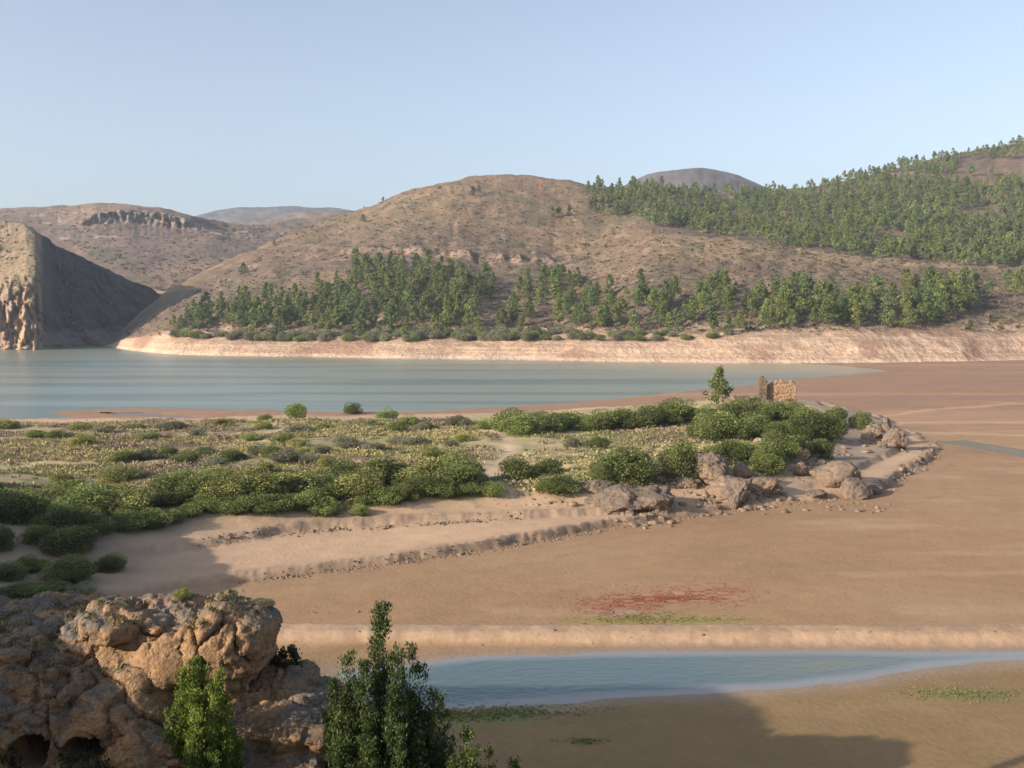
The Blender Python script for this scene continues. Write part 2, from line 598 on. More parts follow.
    wet = wet + 0.3 * sstep(0.1, 0.5, nm) * sstep(200, 230, y)
    mud = mix(mud, C([0.27, 0.21, 0.165])[None], 0.7 * sstep(-2.2, -0.2, po))
    # algae and red plants
    tuft = n2(x, y, 2.5, 1.2, octv=3, seed=45)
    dr = dline(RED, x + 2.2 * n2(x, y, 5, 2.5, seed=90), y + 1.3 * n2(x, y, 5, 2.5, seed=91))
    mud = mix(mud, C([0.32, 0.125, 0.08])[None], 0.6 * np.clip(np.exp(-(dr / 1.6) ** 2) * (0.7 + 1.5 * tuft + 0.9 * n2(x, y, 0.7, 0.4, octv=3, seed=93)), 0, 1))
    for (px, py, rr, cc) in ((648, 620, 2.6, (0.24, 0.22, 0.06)), (712, 621, 1.8, (0.27, 0.22, 0.08)), (500, 712, 3.4, (0.13, 0.15, 0.055)),
                             (962, 696, 1.6, (0.17, 0.16, 0.07)), (585, 743, 0.5, (0.12, 0.15, 0.09)), (630, 615, 1.2, (0.38, 0.28, 0.25)), (450, 717, 1.5, (0.16, 0.17, 0.07))):
        qx, qy = ground_xy(px, py)
        gd = np.exp(-(((x - qx) / (rr * 1.8)) ** 2 + ((y - qy) / (rr * 0.6)) ** 2))
        mud = mix(mud, C(cc)[None], 0.9 * np.clip(gd * (0.8 + 1.4 * tuft), 0, 1))
    sand = C([0.45, 0.305, 0.195])[None] * (1 + 0.10 * nm + 0.08 * nf)[:, None]
    col = mix(mud, sand * (0.82 + 0.10 * nf + 0.10 * n2(x, y, 0.5, octv=2, seed=49))[:, None], sstep(0.12, 0.3, bank))
    col = mix(col, sand, s1)
    col = mix(col, C([0.17, 0.125, 0.095])[None], np.clip((e1 * 0.9 + e2 * 0.7) * (0.55 + 0.6 * rubb), 0, 0.9))
    shaded_slate = C([0.235, 0.185, 0.145])[None] * (1 + 0.15 * nf)[:, None]  # grey-brown rubble earth, darkened to paint the shadow of bushes and mound
    right = sstep(25, 45, x) * s2
    col = mix(col, shaded_slate, 0.8 * right)
    heath = mix(np.broadcast_to(C([0.36, 0.29, 0.155]), col.shape), C([0.185, 0.125, 0.095])[None], sstep(-0.15, 0.25, n2(x, y, 16, 9, seed=46) - 0.35 * sstep(-45, -10, x)))
    heath = mix(heath, C([0.24, 0.225, 0.09])[None], 0.7 * sstep(0.1, 0.35, n2(x, y, 10, 5, seed=47)))
    heath = mix(heath, C([0.10, 0.07, 0.055])[None], 0.8 * np.exp(-((y - 143 - 3 * nm) / 5.0) ** 2) * sstep(-40, -58, x))
    heath = mix(heath, C([0.37, 0.285, 0.16])[None], 0.6 * sstep(0.1, 0.4, n2(x, y, 8, 4, seed=48)))
    col = mix(col, heath, sstep(1.0, 5.0, c))
    col = mix(col, C([0.45, 0.34, 0.23])[None], np.exp(-(dline(PATH, wx, wy) / 1.0) ** 2))
    lft = sstep(-18, -34, x) * sstep(60, 75, y) * (1 - sstep(97, 112, y))
    lft = sstep(0, 1, (-(x + 20) / 20)) * sstep(55, 70, y) * (1 - sstep(97, 110, y))
    col = mix(col, C([0.265, 0.21, 0.155])[None] * (1 + 0.2 * nm)[:, None], 0.85 * lft)
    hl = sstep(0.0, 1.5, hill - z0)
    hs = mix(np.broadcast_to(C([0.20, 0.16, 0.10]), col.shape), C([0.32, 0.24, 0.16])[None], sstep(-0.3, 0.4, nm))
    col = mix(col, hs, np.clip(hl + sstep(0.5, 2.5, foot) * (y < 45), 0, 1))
    # under water and beyond the valley
    col = mix(col, C([0.24, 0.17, 0.11])[None], sstep(0, 4, wd))
    col = mix(col, C([0.20, 0.16, 0.10])[None], sstep(750, 900, r))
    return z, np.clip(col, 0.01, 0.9), np.clip(wet, 0, 1)


def gz(x, y):
    return float(ground(np.array([float(x)]), np.array([float(y)]))[0])


def on_ground(px, py):
    z = 1.0
    for _ in range(5):
        x, y = ground_xy(px, py, z)
        z = 0.15 * z + 0.85 * gz(x, y)
    return x, y, gz(x, y)


def build_ground():
    fine = np.radians(np.arange(-31.5, 31.5, 0.105))
    out = np.radians(np.concatenate([np.arange(31.5, 60, 0.9), np.arange(60, 300, 4.0), np.arange(300, 328.5, 0.9)]))
    th = np.concatenate([fine, out])
    py = np.concatenate([np.arange(1500, 700, -9.0), np.arange(700 + 70, 560, -1.7), np.arange(560, 425, -1.0), np.arange(425, 345, -0.7)])
    py = np.unique(py)[::-1]
    rr = np.concatenate([[1.2, 2, 3.5, 5, 7, 9, 11, 13, 15, 17], CAM_H * F / (py - HY), [720, 800, 950, 1200, 1700, 2500, 3800, 5500]])
    R, T = np.meshgrid(rr, th, indexing='ij')
    x, y = (R * np.sin(T)).ravel(), (R * np.cos(T)).ravel()
    z, col, wet = ground(x, y, True)
    V = np.stack([x, y, z], 1)
    f = grid_faces(len(rr), len(th), True)
    V = np.concatenate([V, [[0, 0, 20.3]]])
    nth = len(th)
    i = np.arange(nth)
    fan = np.stack([np.full(nth, len(V) - 1), (i + 1) % nth, i], 1)
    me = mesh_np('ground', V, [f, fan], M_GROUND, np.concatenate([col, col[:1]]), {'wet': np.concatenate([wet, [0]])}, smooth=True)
    o = link('ground', me)
    tag(o, 'dried reservoir bed of tan mud with a low scrub covered peninsula', kind='structure')
    return o


build_ground()


def water_sheet(name, mat, poly, nx, ny, z, tone_fn, label, pad=6.0, spacing=None):
    x0, y0 = poly.min(0) - pad
    x1, y1 = poly.max(0) + pad
    xs = np.linspace(x0, x1, nx)
    ys = np.linspace(y0, y1, ny)
    X, Y = np.meshgrid(xs, ys)
    x, y = X.ravel(), Y.ravel()
    col, rip = tone_fn(x, y)
    f = grid_faces(ny, nx)
    s = sdf(poly, x, y)
    keep = (s[f] > -pad).any(1)
    f = f[keep]
    used = np.unique(f)
    remap = np.full(len(x), -1)
    remap[used] = np.arange(len(used))
    V = np.stack([x, y, np.full_like(x, z)], 1)[used]
    me = mesh_np(name, V, [remap[f]], mat, col[used], {'ripple': rip[used]}, smooth=True)
    return tag(link(name, me), label, kind='structure')


def lake_tone(x, y):
    t = n2(x, y, 160, 18, octv=4, seed=61)
    col = np.broadcast_to(np.array([0.205, 0.255, 0.225]), (len(x), 3))
    col = mix(col, np.array([0.25, 0.225, 0.15])[None], sstep(-0.1, 0.25, t) * sstep(230, 400, y))  # brownish far-shore reflection painted in streaks
    col = mix(col, np.array([0.10, 0.15, 0.145])[None], 0.7 * sstep(0.0, 0.3, n2(x, y, 120, 9, octv=3, seed=66)))
    col = mix(col, np.array([0.34, 0.28, 0.19])[None], sstep(-0.02, 0.3, x / y) * sstep(300, 420, y) * 0.9)  # tan reflection of the far bank painted into the water colour
    col = mix(col, np.array([0.13, 0.185, 0.15])[None], 0.6 * sstep(480, 600, y))
    rip = np.clip(0.55 + 0.8 * n2(x, y, 200, 25, seed=62), 0.12, 1)
    return col, rip


def pond_tone(x, y):
    s = sdf(POND, x, y)
    t = n2(x, y, 9, 3, octv=3, seed=64)
    col = np.broadcast_to(np.array([0.085, 0.128, 0.135]), (len(x), 3))
    col = mix(col, np.array([0.15, 0.16, 0.12])[None], sstep(8, 22, x + 4 * t) * sstep(0.5, 2.5, s))
    edge = 1 - sstep(0.35, 1.5, s + 0.5 * t)
    col = mix(col, np.array([0.235, 0.225, 0.215])[None], edge * 0.9)
    return col, np.clip(0.9 - 0.85 * edge, 0.03, 1)


def plain_tone(x, y):
    col = np.broadcast_to(np.array([0.27, 0.225, 0.21]), (len(x), 3))
    return col, np.full(len(x), 0.1)


water_sheet('lake', M_LAKE, LAKE, 420, 260, 0.0, lake_tone, 'milky grey green reservoir water below the far hills', pad=8)
water_sheet('pond', M_POND, POND, 420, 110, 0.0, pond_tone, 'shallow blue pond with a pale rim on the near mud', pad=2.0)
water_sheet('puddle', M_POND, POOL, 60, 40, 0.0, plain_tone, 'narrow puddle left on the far mud beside the peninsula', pad=3)
water_sheet('stream', M_POND, STREAM, 160, 60, 0.0, plain_tone, 'thin grey stream crossing the mud at the peninsula tip', pad=3)


# ------------------------------------------------------------------ hills: profile columns -> terrain
class Slope:
    """a hillside given by columns of profile points (photo row, distance); built as real terrain at that distance"""

    def __init__(self, cols, sub=24, step=2.0, smooth=9):
        pxs = np.array([c[0] for c in cols], float)
        D = np.array([[p[1] for p in c[1]] for c in cols], float)
        Z = np.array([[p[2] if len(p) > 2 else CAM_H - (p[0] - HY) / F * p[1] for p in c[1]] for c in cols], float)
        self.px = np.arange(pxs[0], pxs[-1] + 0.1, step)
        K = D.shape[1]
        d = np.stack([np.interp(self.px, pxs, D[:, k]) for k in range(K)], 1)
        z = np.stack([np.interp(self.px, pxs, Z[:, k]) for k in range(K)], 1)
        if smooth > 1:
            ker = np.hanning(smooth + 2)[1:-1]
            ker /= ker.sum()
            pad = smooth // 2
            for a in (d, z):
                for k in range(K):
                    a[:, k] = np.convolve(np.pad(a[:, k], pad, mode='edge'), ker, 'valid')
        s = np.linspace(0, K - 1, (K - 1) * sub + 1)
        k0 = np.clip(np.floor(s).astype(int), 0, K - 2)
        t = s - k0

        def cr(a):
            p0 = a[:, np.clip(k0 - 1, 0, K - 1)]
            p1, p2 = a[:, k0], a[:, k0 + 1]
            p3 = a[:, np.clip(k0 + 2, 0, K - 1)]
            m1, m2 = (p2 - p0) * 0.32, (p3 - p1) * 0.32
            return ((2 * t ** 3 - 3 * t ** 2 + 1) * p1 + (t ** 3 - 2 * t ** 2 + t) * m1 + (-2 * t ** 3 + 3 * t ** 2) * p2 + (t ** 3 - t ** 2) * m2)

        self.s, self.k = s, K
        self.d, self.z = cr(d), cr(z)
        self.x = (self.px[:, None] - CX) / F * self.d
        self.shape = self.d.shape

    def displace(self, fn):
        dz, dd = fn(self.x.ravel(), self.d.ravel(), self.z.ravel(), np.repeat(self.px, self.shape[1]), np.tile(self.s, self.shape[0]))
        self.z = self.z + dz.reshape(self.shape)
        self.d = self.d + dd.reshape(self.shape)
        self.x = (self.px[:, None] - CX) / F * self.d

    def at(self, px, py):
        """the point of the slope seen at (px, py); None where the slope is not in front"""
        i = int(np.clip(round((px - self.px[0]) / (self.px[1] - self.px[0])), 0, len(self.px) - 1))
        rows = HY - (self.z[i] - CAM_H) / self.d[i] * F
        j = np.argmax(rows <= py)
        if rows[j] > py or j == 0:
            return None
        t = (rows[j - 1] - py) / (rows[j - 1] - rows[j] + 1e-9)
        d = self.d[i, j - 1] + t * (self.d[i, j] - self.d[i, j - 1])
        z = self.z[i, j - 1] + t * (self.z[i, j] - self.z[i, j - 1])
        return (px - CX) / F * d, d, z

    def build(self, name, mat, tone, label):
        V = np.stack([self.x.ravel(), self.d.ravel(), self.z.ravel()], 1)
        col, scrub = tone(V[:, 0], V[:, 1], V[:, 2], np.repeat(self.px, self.shape[1]), np.tile(self.s, self.shape[0]))
        f = grid_faces(self.shape[0], self.shape[1])
        me = mesh_np(name, V, [f[:, ::-1]], mat, np.clip(col, 0.01, 0.9), {'scrub': scrub}, smooth=True)
        return tag(link(name, me), label, kind='structure')


def db(y):
    return CAM_H * F / (y - HY)


def colC(px, yb, yt, p3, p4, p5, c):
    b = db(yb)
    zc = CAM_H - (c[0] - HY) / F * c[1]
    return (px, [(0, b - 22, -4.0), (yb, b, 0.0), (yt, b + 22), p3, p4, p5, c, (0, c[1] + 160, zc * 0.86), (0, c[1] + 700, min(0.25 * zc, zc) - 5)])


def lowC(px, d):
    return (px, [(0, d + k * 12, -6.0) for k in range(9)])


CD = Slope([
    lowC(30, 690), lowC(85, 660),
    (108, [(0, 610, -4), (0, 628, -1.0), (0, 640, 0.4), (0, 655, 1.0), (0, 665, 1.3), (0, 675, 1.4), (0, 690, 1.2), (0, 760, -2), (0, 900, -6)]),
    colC(130, 350.5, 337, (333, 618), (329, 640), (325, 660), (321, 690)),
    colC(165, 354, 334, (320, 590), (310, 640), (303, 680), (294, 740)),
    colC(220, 356, 337, (307, 590), (288, 680), (279, 730), (264, 800)),
    colC(300, 357, 339, (292, 600), (262, 710), (252, 745), (229, 850)),
    colC(345, 358, 339.5, (288, 600), (258, 700), (247, 730), (216, 890)),
    colC(375, 358.5, 340, (285, 600), (257, 695), (246, 722), (207, 900)),
    colC(400, 359, 340, (284, 600), (256, 690), (244, 715), (194, 905)),
    colC(450, 359.5, 339.5, (287, 595), (262, 685), (246, 710), (181, 920)),
    colC(500, 360, 339, (292, 590), (268, 680), (253, 705), (175.5, 930)),
    colC(560, 361, 338.5, (298, 570), (270, 660), (254, 710), (179, 930)),
    colC(605, 362, 338, (300, 552), (264, 650), (244, 715), (186, 930)),
    colC(655, 362.5, 337.5, (292, 545), (234, 655), (228, 715), (187, 940)),
    colC(710, 363, 337, (291, 535), (237, 648), (232, 705), (195, 950)),
    colC(760, 363.5, 337, (290, 530), (243, 640), (238, 690), (195, 960)),
    colC(810, 363.5, 336.5, (288, 530), (250, 630), (246, 675), (188, 980)),
    colC(860, 363.5, 336, (286, 530), (257, 620), (253, 660), (178, 1000)),
    colC(910, 363, 335.5, (286, 535), (261, 615), (258, 652), (166, 1030)),
    colC(960, 362.5, 335, (287, 540), (265, 610), (261, 650), (154, 1050)),
    colC(1024, 361, 333, (290, 540), (270, 610), (264, 650), (146, 1080)),
    colC(1150, 360, 330, (285, 550), (262, 620), (256, 660), (140, 1100)),
    colC(1400, 358, 325, (280, 580), (250, 650), (245, 690), (140, 1150)),
], sub=26, step=2.0, smooth=17)


def dispC(x, y, z, px, s):
    up = sstep(1.6, 2.6, s)
    dz = up * (4.2 * n2(x, y, 75, octv=3, seed=71) + 1.5 * n2(x, y, 18, octv=3, seed=72) + 0.6 * n2(x, y, 5, octv=2, seed=73))
    # gullies running down the slope
    gl = ridged(np.stack([px / 34.0 + 1.6 * n2(x, y, 90, seed=70), s * 0.5, 0 * s], 1), 2, 74)
    dz = dz - up * 1.0 * sstep(0.35, 0.9, gl) * (1 - sstep(5.2, 6, s))
    bank = sstep(0.8, 1.1, s) * (1 - sstep(2.0, 2.5, s))
    dz = dz + bank * (1.3 * n2(x, y, 16, octv=3, seed=75) + 0.8 * ridged(np.stack([x / 7, y / 7, 0 * x], 1), 3, 76) * sstep(-0.1, 0.5, n2(x, y, 60, seed=77)))
    # broken rock band on the central hill
    bandm = np.exp(-((s - 4.6) / 0.42) ** 2) * sstep(310, 350, px) * (1 - sstep(575, 610, px))
    dz = dz + bandm * 4.0 * ridged(np.stack([x / 11, y / 15, z / 30], 1), 3, 78)
    k = sstep(100, 150, px)
    return dz * k, 0 * dz


CD.displace(dispC)
GROVES = {
    'west': [(160, 332), (200, 315), (240, 303), (300, 296), (342, 276), (360, 264), (425, 268), (482, 280), (500, 287), (490, 302), (476, 322), (478, 334), (300, 337)],
    'gap': [(500, 330), (520, 290), (560, 277), (610, 285), (612, 329), (560, 331)],
    'east': [(614, 329), (630, 292), (690, 303), (722, 288), (762, 302), (792, 288), (860, 303), (900, 290), (985, 289), (992, 304), (962, 318), (905, 332), (860, 329), (740, 333), (640, 333)],
    'upper': [(588, 188), (640, 186), (700, 193), (760, 195), (800, 190), (860, 177), (930, 160), (1024, 145), (1090, 140), (1090, 270), (1000, 267), (900, 261), (800, 250), (700, 236), (655, 228), (632, 217), (588, 216)],
}


def toneC(x, y, z, px, s):
    C = np.array
    row = HY - (z - CAM_H) / y * F
    n1, nn, n3 = n2(x, y, 70, octv=3, seed=81), n2(x, y, 22, octv=4, seed=82), n2(x, y, 7, octv=3, seed=83)
    brown = C([0.135, 0.094, 0.072])[None] * (1 + 0.18 * nn)[:, None]
    ochre = C([0.21, 0.142, 0.084])[None] * (1 + 0.12 * n3)[:, None]
    top = sstep(4.7, 5.7, s + 0.5 * n1) * (1 - sstep(600, 680, px))
    col = mix(brown, ochre, np.clip(0.12 + 0.6 * top + 0.4 * sstep(0.05, 0.4, n1), 0, 1))
    col = mix(col, C([0.34, 0.235, 0.13])[None], 0.6 * np.exp(-((s - 3.9) / 0.35) ** 2) * sstep(640, 670, px))
    col = mix(col, C([0.105, 0.095, 0.055])[None], 0.6 * sstep(0.0, 0.35, nn))
    col = mix(col, C([0.30, 0.20, 0.125])[None], 0.5 * sstep(0.15, 0.45, n3))
    bandm = np.exp(-((s - 4.55) / 0.3) ** 2) * sstep(330, 360, px) * (1 - sstep(560, 590, px))
    st = ridged(np.stack([x / 9, y / 30, z / 9], 1), 3, 84)
    col = mix(col, C([0.27, 0.185, 0.14])[None], np.clip(bandm * sstep(0.1, 0.6, st) * 1.0, 0, 0.85))
    # red scar near the top
    sc = np.exp(-(((px - 540) / 3.5) ** 2 + ((row - 186) / 9) ** 2))
    col = mix(col, C([0.40, 0.20, 0.11])[None], 0.8 * sc)
    # the drawdown bank: bare pale earth in faint tide lines
    bank = 1 - sstep(2.02, 2.3, s + 0.35 * n3 - 0.12)
    tide = n2(x, z * 9, 60, 3.0, octv=3, seed=85)
    pale = mix(np.broadcast_to(C([0.37, 0.245, 0.165]), col.shape), C([0.46, 0.335, 0.235])[None], sstep(-0.1, 0.4, tide))
    pale = mix(pale, C([0.25, 0.15, 0.10])[None], 0.75 * sstep(0.05, 0.35, n2(x, y, 26, octv=3, seed=86)))
    pale = mix(pale, C([0.50, 0.38, 0.28])[None], 0.7 * np.exp(-((z - 0.8) / 0.8) ** 2))
    col = mix(col, pale, bank)
    return col, (1 - bank) * (0.55 + 0.45 * (1 - top))


CD.build('hillside', M_HILL, toneC, 'dry brown hill with pine groves rising above the pale far shore')


def colB(px, cb, ct, crest, d0=1120):
    """cb, ct: foot and head rows of the crag band"""
    zc = CAM_H - (crest[0] - HY) / F * crest[1]
    return (px, [(0, 720, -6), (0, 800, 2), (300, 860), (262, 980), (cb, d0), (ct, d0 + (14 if cb - ct > 8 else 70)), crest, (0, crest[1] + 200, zc * 0.9), (0, crest[1] + 900, zc * 0.3)])


BH = Slope([
    colB(-420, 238, 231, (222, 1380)), colB(-200, 236, 228, (215, 1380)), colB(0, 234, 227, (209.5, 1380)), colB(60, 231, 223, (205, 1370)), colB(82, 228, 219, (203.8, 1350)),
    colB(95, 224, 211, (203.2, 1300), 1130), colB(130, 223, 208.5, (203.5, 1270), 1135), colB(160, 226, 212, (207, 1240), 1135), colB(190, 230, 219.5, (215.5, 1220), 1130), colB(208, 234, 227.5, (221, 1210)),
    colB(230, 238, 233, (226, 1220)), colB(265, 240, 234, (226, 1240)), colB(300, 238, 231, (218, 1270)), colB(330, 238, 230, (214, 1300)), colB(365, 240, 232, (216, 1320)), colB(420, 246, 240, (228, 1330)), colB(520, 262, 255, (246, 1340)),
], sub=22, step=1.6, smooth=5)


def dispB(x, y, z, px, s):
    dz = sstep(1.5, 2.5, s) * (5.5 * n2(x, y, 110, octv=3, seed=101) + 2.0 * n2(x, y, 28, octv=3, seed=102) + 0.9 * n2(x, y, 9, octv=2, seed=103))
    cr = np.exp(-((s - 4.5) / 0.55) ** 2) * sstep(84, 98, px) * (1 - sstep(196, 214, px))
    cl = np.abs(fbm(np.stack([px / 5.5 + 0.8 * s, s * 1.1, 0 * s], 1), 3, 104)) * 1.2
    cl2 = fbm(np.stack([px / 2.4, s * 3.0, 0 * s], 1), 3, 105)
    cr2 = np.exp(-((s - 4.5) / 0.5) ** 2) * sstep(205, 230, px) * (1 - sstep(300, 330, px))
    return dz * (1 - 0.8 * cr), cr * (20 * (cl - 0.35) + 9 * cl2) + cr2 * 10 * cl2


BH.displace(dispB)


def toneB(x, y, z, px, s):
    C = np.array
    n1, nn, n3 = n2(x, y, 120, octv=3, seed=111), n2(x, y, 34, octv=4, seed=112), n2(x, y, 10, octv=3, seed=113)
    col = C([0.165, 0.112, 0.092])[None] * (1 + 0.25 * nn)[:, None]
    col = mix(col, C([0.23, 0.155, 0.10])[None], np.clip(0.7 * sstep(5.2, 6.0, s) + 0.6 * sstep(0.1, 0.4, n1), 0, 1))
    col = mix(col, C([0.10, 0.088, 0.06])[None], 0.7 * sstep(0.02, 0.35, nn))
    cr = np.exp(-((s - 4.5) / 0.42) ** 4) * sstep(84, 98, px) * (1 - sstep(196, 214, px))
    cl = fbm(np.stack([px / 3.2, s * 0.4, 0 * s], 1), 3, 114)
    rock = mix(np.broadcast_to(C([0.16, 0.135, 0.12]), col.shape), C([0.36, 0.24, 0.17])[None], sstep(0.0, 0.5, cl))
    col = mix(col, rock, np.clip(cr * 1.1, 0, 1))
    col = mix(col, C([0.42, 0.31, 0.22])[None], 0.8 * sstep(0.42, 0.6, n2(x, y, 40, 16, seed=115)))
    return col, np.full(len(x), 0.8) * (1 - cr)


BH.build('mesa_hill', M_HILL, toneB, 'purple brown flat topped hill with a crag band behind the gorge')


def colA(px, base, m1, m2, crest, back):
    b = base if isinstance(base, tuple) else (base, db(base))
    zc = CAM_H - (crest[0] - HY) / F * crest[1]
    return (px, [(0, b[1] - 14, -4), (0, b[1], 0.0), m1, m2, crest, (0, crest[1] + back, zc * 0.8), (0, crest[1] + back * 5, -5)])


AH = Slope([
    colA(-500, (350, 590), (306, 606), (262, 650), (236, 720), 60), colA(-200, (350, 588), (305, 602), (256, 640), (226, 700), 60), colA(-40, (350, 585), (305, 598), (254, 634), (221, 690), 50),
    colA(8, (350, 582), (304, 594), (252, 628), (222, 680), 45), colA(26, (350, 580), (302, 590), (250, 618), (227, 650), 40),
    colA(36, (350, 582), (305, 592), (258, 612), (232, 648), 35), colA(44, (349, 590), (312, 601), (266, 618), (237, 655), 35),
    colA(52, (348, 612), (318, 626), (275, 645), (242, 664), 35), colA(70, (347, 634), (322, 650), (286, 668), (252, 688), 35), colA(95, (346.5, 646), (326, 664), (294, 690), (264.5, 715), 35),
    colA(120, (346, 655), (328, 680), (303, 712), (275, 742), 35), colA(145, (345, 668), (330, 700), (310, 740), (286, 775), 35),
    colA(170, (344, 690), (333, 725), (318, 765), (299, 810), 35), colA(200, (343, 720), (338, 750), (328, 790), (318, 840), 35), colA(250, (343, 760), (343, 790), (342, 830), (341, 880), 35),
], sub=30, step=1.2, smooth=3)


def dispA(x, y, z, px, s):
    up = sstep(0.8, 1.3, s)
    lit = 1 - sstep(40, 54, px)
    dz = sstep(2.4, 3.4, s) * (1.6 * fbm(np.stack([px / 7, 0.4 * s, 0 * s], 1), 4, 126)) + up * (2.2 * n2(x, y, 30, octv=3, seed=121) + 1.6 * n2(x, y, 8, octv=3, seed=122)) * sstep(2.0, 3, s)
    rib, rg = cells(np.stack([px / 7.0 + 0.3 * fbm(np.stack([px / 8, s * 3, 0 * s], 1), 3, 120), s * 2.2, 0 * s], 1), 123)
    rib = 0.7 * rib + 0.6 * np.abs(fbm(np.stack([px / 9.0 + 0.5 * s, s * 0.8, 0 * s], 1), 3, 127))
    cliff = up * (1 - sstep(2.1, 2.7, s))
    dd = cliff * lit * (8 * (rib - 0.3) + 10 * fbm(np.stack([px / 4.0, s * 6.5, 0 * s], 1), 4, 124))
    dd = dd + up * (1 - lit) * 16 * fbm(np.stack([px / 11, s * 2.6, 0 * s], 1), 5, 125) * (1 - sstep(3.6, 4.2, s))
    return dz, dd


AH.displace(dispA)


def toneA(x, y, z, px, s):
    C = np.array
    nn, n3 = n2(x, y, 20, octv=4, seed=131), n2(x, y, 6, octv=3, seed=132)
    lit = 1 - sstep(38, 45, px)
    col = C([0.235, 0.17, 0.11])[None] * (1 + 0.2 * nn)[:, None]
    col = mix(col, C([0.12, 0.11, 0.065])[None], 0.6 * sstep(0.05, 0.3, n3))
    cliff = (1 - sstep(1.9, 2.7, s + 0.5 * nn))
    st = fbm(np.stack([px / 3.5 + 0.2 * s, s * 0.5, 0 * s], 1), 3, 133)
    rock = mix(np.broadcast_to(C([0.17, 0.14, 0.115]), col.shape), C([0.36, 0.23, 0.145])[None], sstep(-0.15, 0.45, st))
    col = mix(col, rock, cliff)
    dark = mix(np.broadcast_to(C([0.022, 0.023, 0.024]), col.shape), C([0.048, 0.045, 0.04])[None], sstep(-0.2, 0.3, nn))  # flank colour lowered to paint its shade
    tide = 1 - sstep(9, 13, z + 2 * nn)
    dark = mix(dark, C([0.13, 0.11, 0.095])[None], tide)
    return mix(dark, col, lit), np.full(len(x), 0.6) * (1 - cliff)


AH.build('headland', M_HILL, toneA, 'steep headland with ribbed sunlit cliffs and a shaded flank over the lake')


def far_hill(name, crest, d, depth, col, seed, label, amp=14.0):
    cols = []
    for px, y in crest:
        zc = CAM_H - (y - HY) / F * d
        cols.append((px, [(0, d - depth, -10), (0, d - depth * 0.55, zc * 0.5), (0, d, zc), (0, d + depth * 0.6, zc * 0.6), (0, d + depth * 1.4, -10)]))
    S = Slope(cols, sub=14, step=2.0, smooth=11)
    S.displace(lambda x, y, z, px, s: (sstep(0.3, 1.2, s) * (amp * n2(x, y, d * 0.09, octv=4, seed=seed) + 0.3 * amp * n2(x, y, d * 0.02, octv=3, seed=seed + 5)), 0 * x))

    def tone(x, y, z, px, s):
        nn = n2(x, y, d * 0.05, octv=4, seed=seed + 9)
        n9 = n2(x, y, d * 0.012, octv=3, seed=seed + 11)
        return np.array(col)[None] * (0.85 + 0.4 * nn + 0.45 * n9 + 0.5 * n2(x, y, d * 0.0035, octv=3, seed=seed + 13))[:, None], 0 * x
    S.build(name, M_FAR, tone, label)


far_hill('mountain', [(60, 240), (150, 226), (188, 217), (212, 210.5), (240, 206.5), (262, 208), (292, 206), (320, 208), (345, 209), (380, 214), (430, 226), (520, 250)],
         3000, 1000, (0.105, 0.095, 0.09), 141, 'pale blue mountain range fading into the haze beyond the gorge')
far_hill('foothill', [(180, 238), (215, 224), (250, 219), (285, 213.5), (310, 210.5), (340, 212), (370, 216), (420, 232), (480, 250)],
         1950, 450, (0.16, 0.125, 0.10), 151, 'brown foothill behind the left shoulder of the central hill', 8.0)
far_hill('distant_peak', [(560, 215), (610, 192), (640, 178), (665, 172.5), (690, 170), (712, 170.5), (735, 174), (760, 183), (800, 200), (880, 230)],
         2000, 550, (0.115, 0.095, 0.09), 161, 'grey purple rounded peak rising behind the pine ridge', 9.0)
far_hill('back_range', [(-700, 250), (-300, 236), (100, 250), (500, 240), (900, 225), (1300, 225), (1800, 235)], 3400, 900, (0.2, 0.16, 0.12), 171, 'low brown range closing the valley behind the hills')


# ------------------------------------------------------------------ leaf clouds
def leaf_quads(C, size, aspect=1.0, up=0.0, axis=None, jitter=0.6, rng=RNG):
    """one quad per centre; AXIS gives the long direction"""
    n = len(C)
    if axis is None:
        axis = rng.normal(size=(n, 3))
        axis[:, 2] += up
    axis = axis + jitter * rng.normal(size=(n, 3)) * 0.5
    axis = axis / (np.linalg.norm(axis, axis=1, keepdims=True) + 1e-9)
    oth = np.cross(axis, rng.normal(size=(n, 3)))
    oth = oth / (np.linalg.norm(oth, axis=1, keepdims=True) + 1e-9)
    s = (np.asarray(size) * np.ones(n))[:, None] * 0.5
    a, b = axis * s * aspect, oth * s
    V = np.stack([C - a - b * 0.5, C - a * 0.1 + b, C + a - b * 0.0, C - a * 0.1 - b], 1).reshape(-1, 3)
    return V, np.arange(4 * n).reshape(n, 4)


def tube(pts, rad, sides=6):
    P = np.asarray(pts, float)
    n = len(P)
    T = np.gradient(P, axis=0)
    T /= np.linalg.norm(T, axis=1, keepdims=True) + 1e-9
    ref = np.array([0.31, 0.9, 0.2])
    A = np.cross(T, ref)
    A /= np.linalg.norm(A, axis=1, keepdims=True) + 1e-9
    B = np.cross(T, A)
    th = np.linspace(0, 2 * math.pi, sides, endpoint=False)
    rad = np.asarray(rad, float)
    V = P[:, None] + rad[:, None, None] * (np.cos(th)[None, :, None] * A[:, None] + np.sin(th)[None, :, None] * B[:, None])
    return V.reshape(-1, 3), grid_faces(n, sides, True)


def join_tubes(tubes):
    Vs, Fs, o = [], [], 0
    for V, f in tubes:
        Vs.append(V)
        Fs.append(f + o)
        o += len(V)
    return np.concatenate(Vs), np.concatenate(Fs)


def cloud_tone(n, base, spread, rng, per=4, warm=None, heights=None):
    k = 1 + spread * rng.normal(size=n)
    c = np.array(base)[None] * np.clip(k, 0.45, 1.8)[:, None]
    if warm is not None:
        t = rng.random(n) ** 2
        c = c + (np.array(warm) - np.array(base))[None] * t[:, None]
    return np.repeat(np.clip(c, 0.008, 0.9), per, 0)


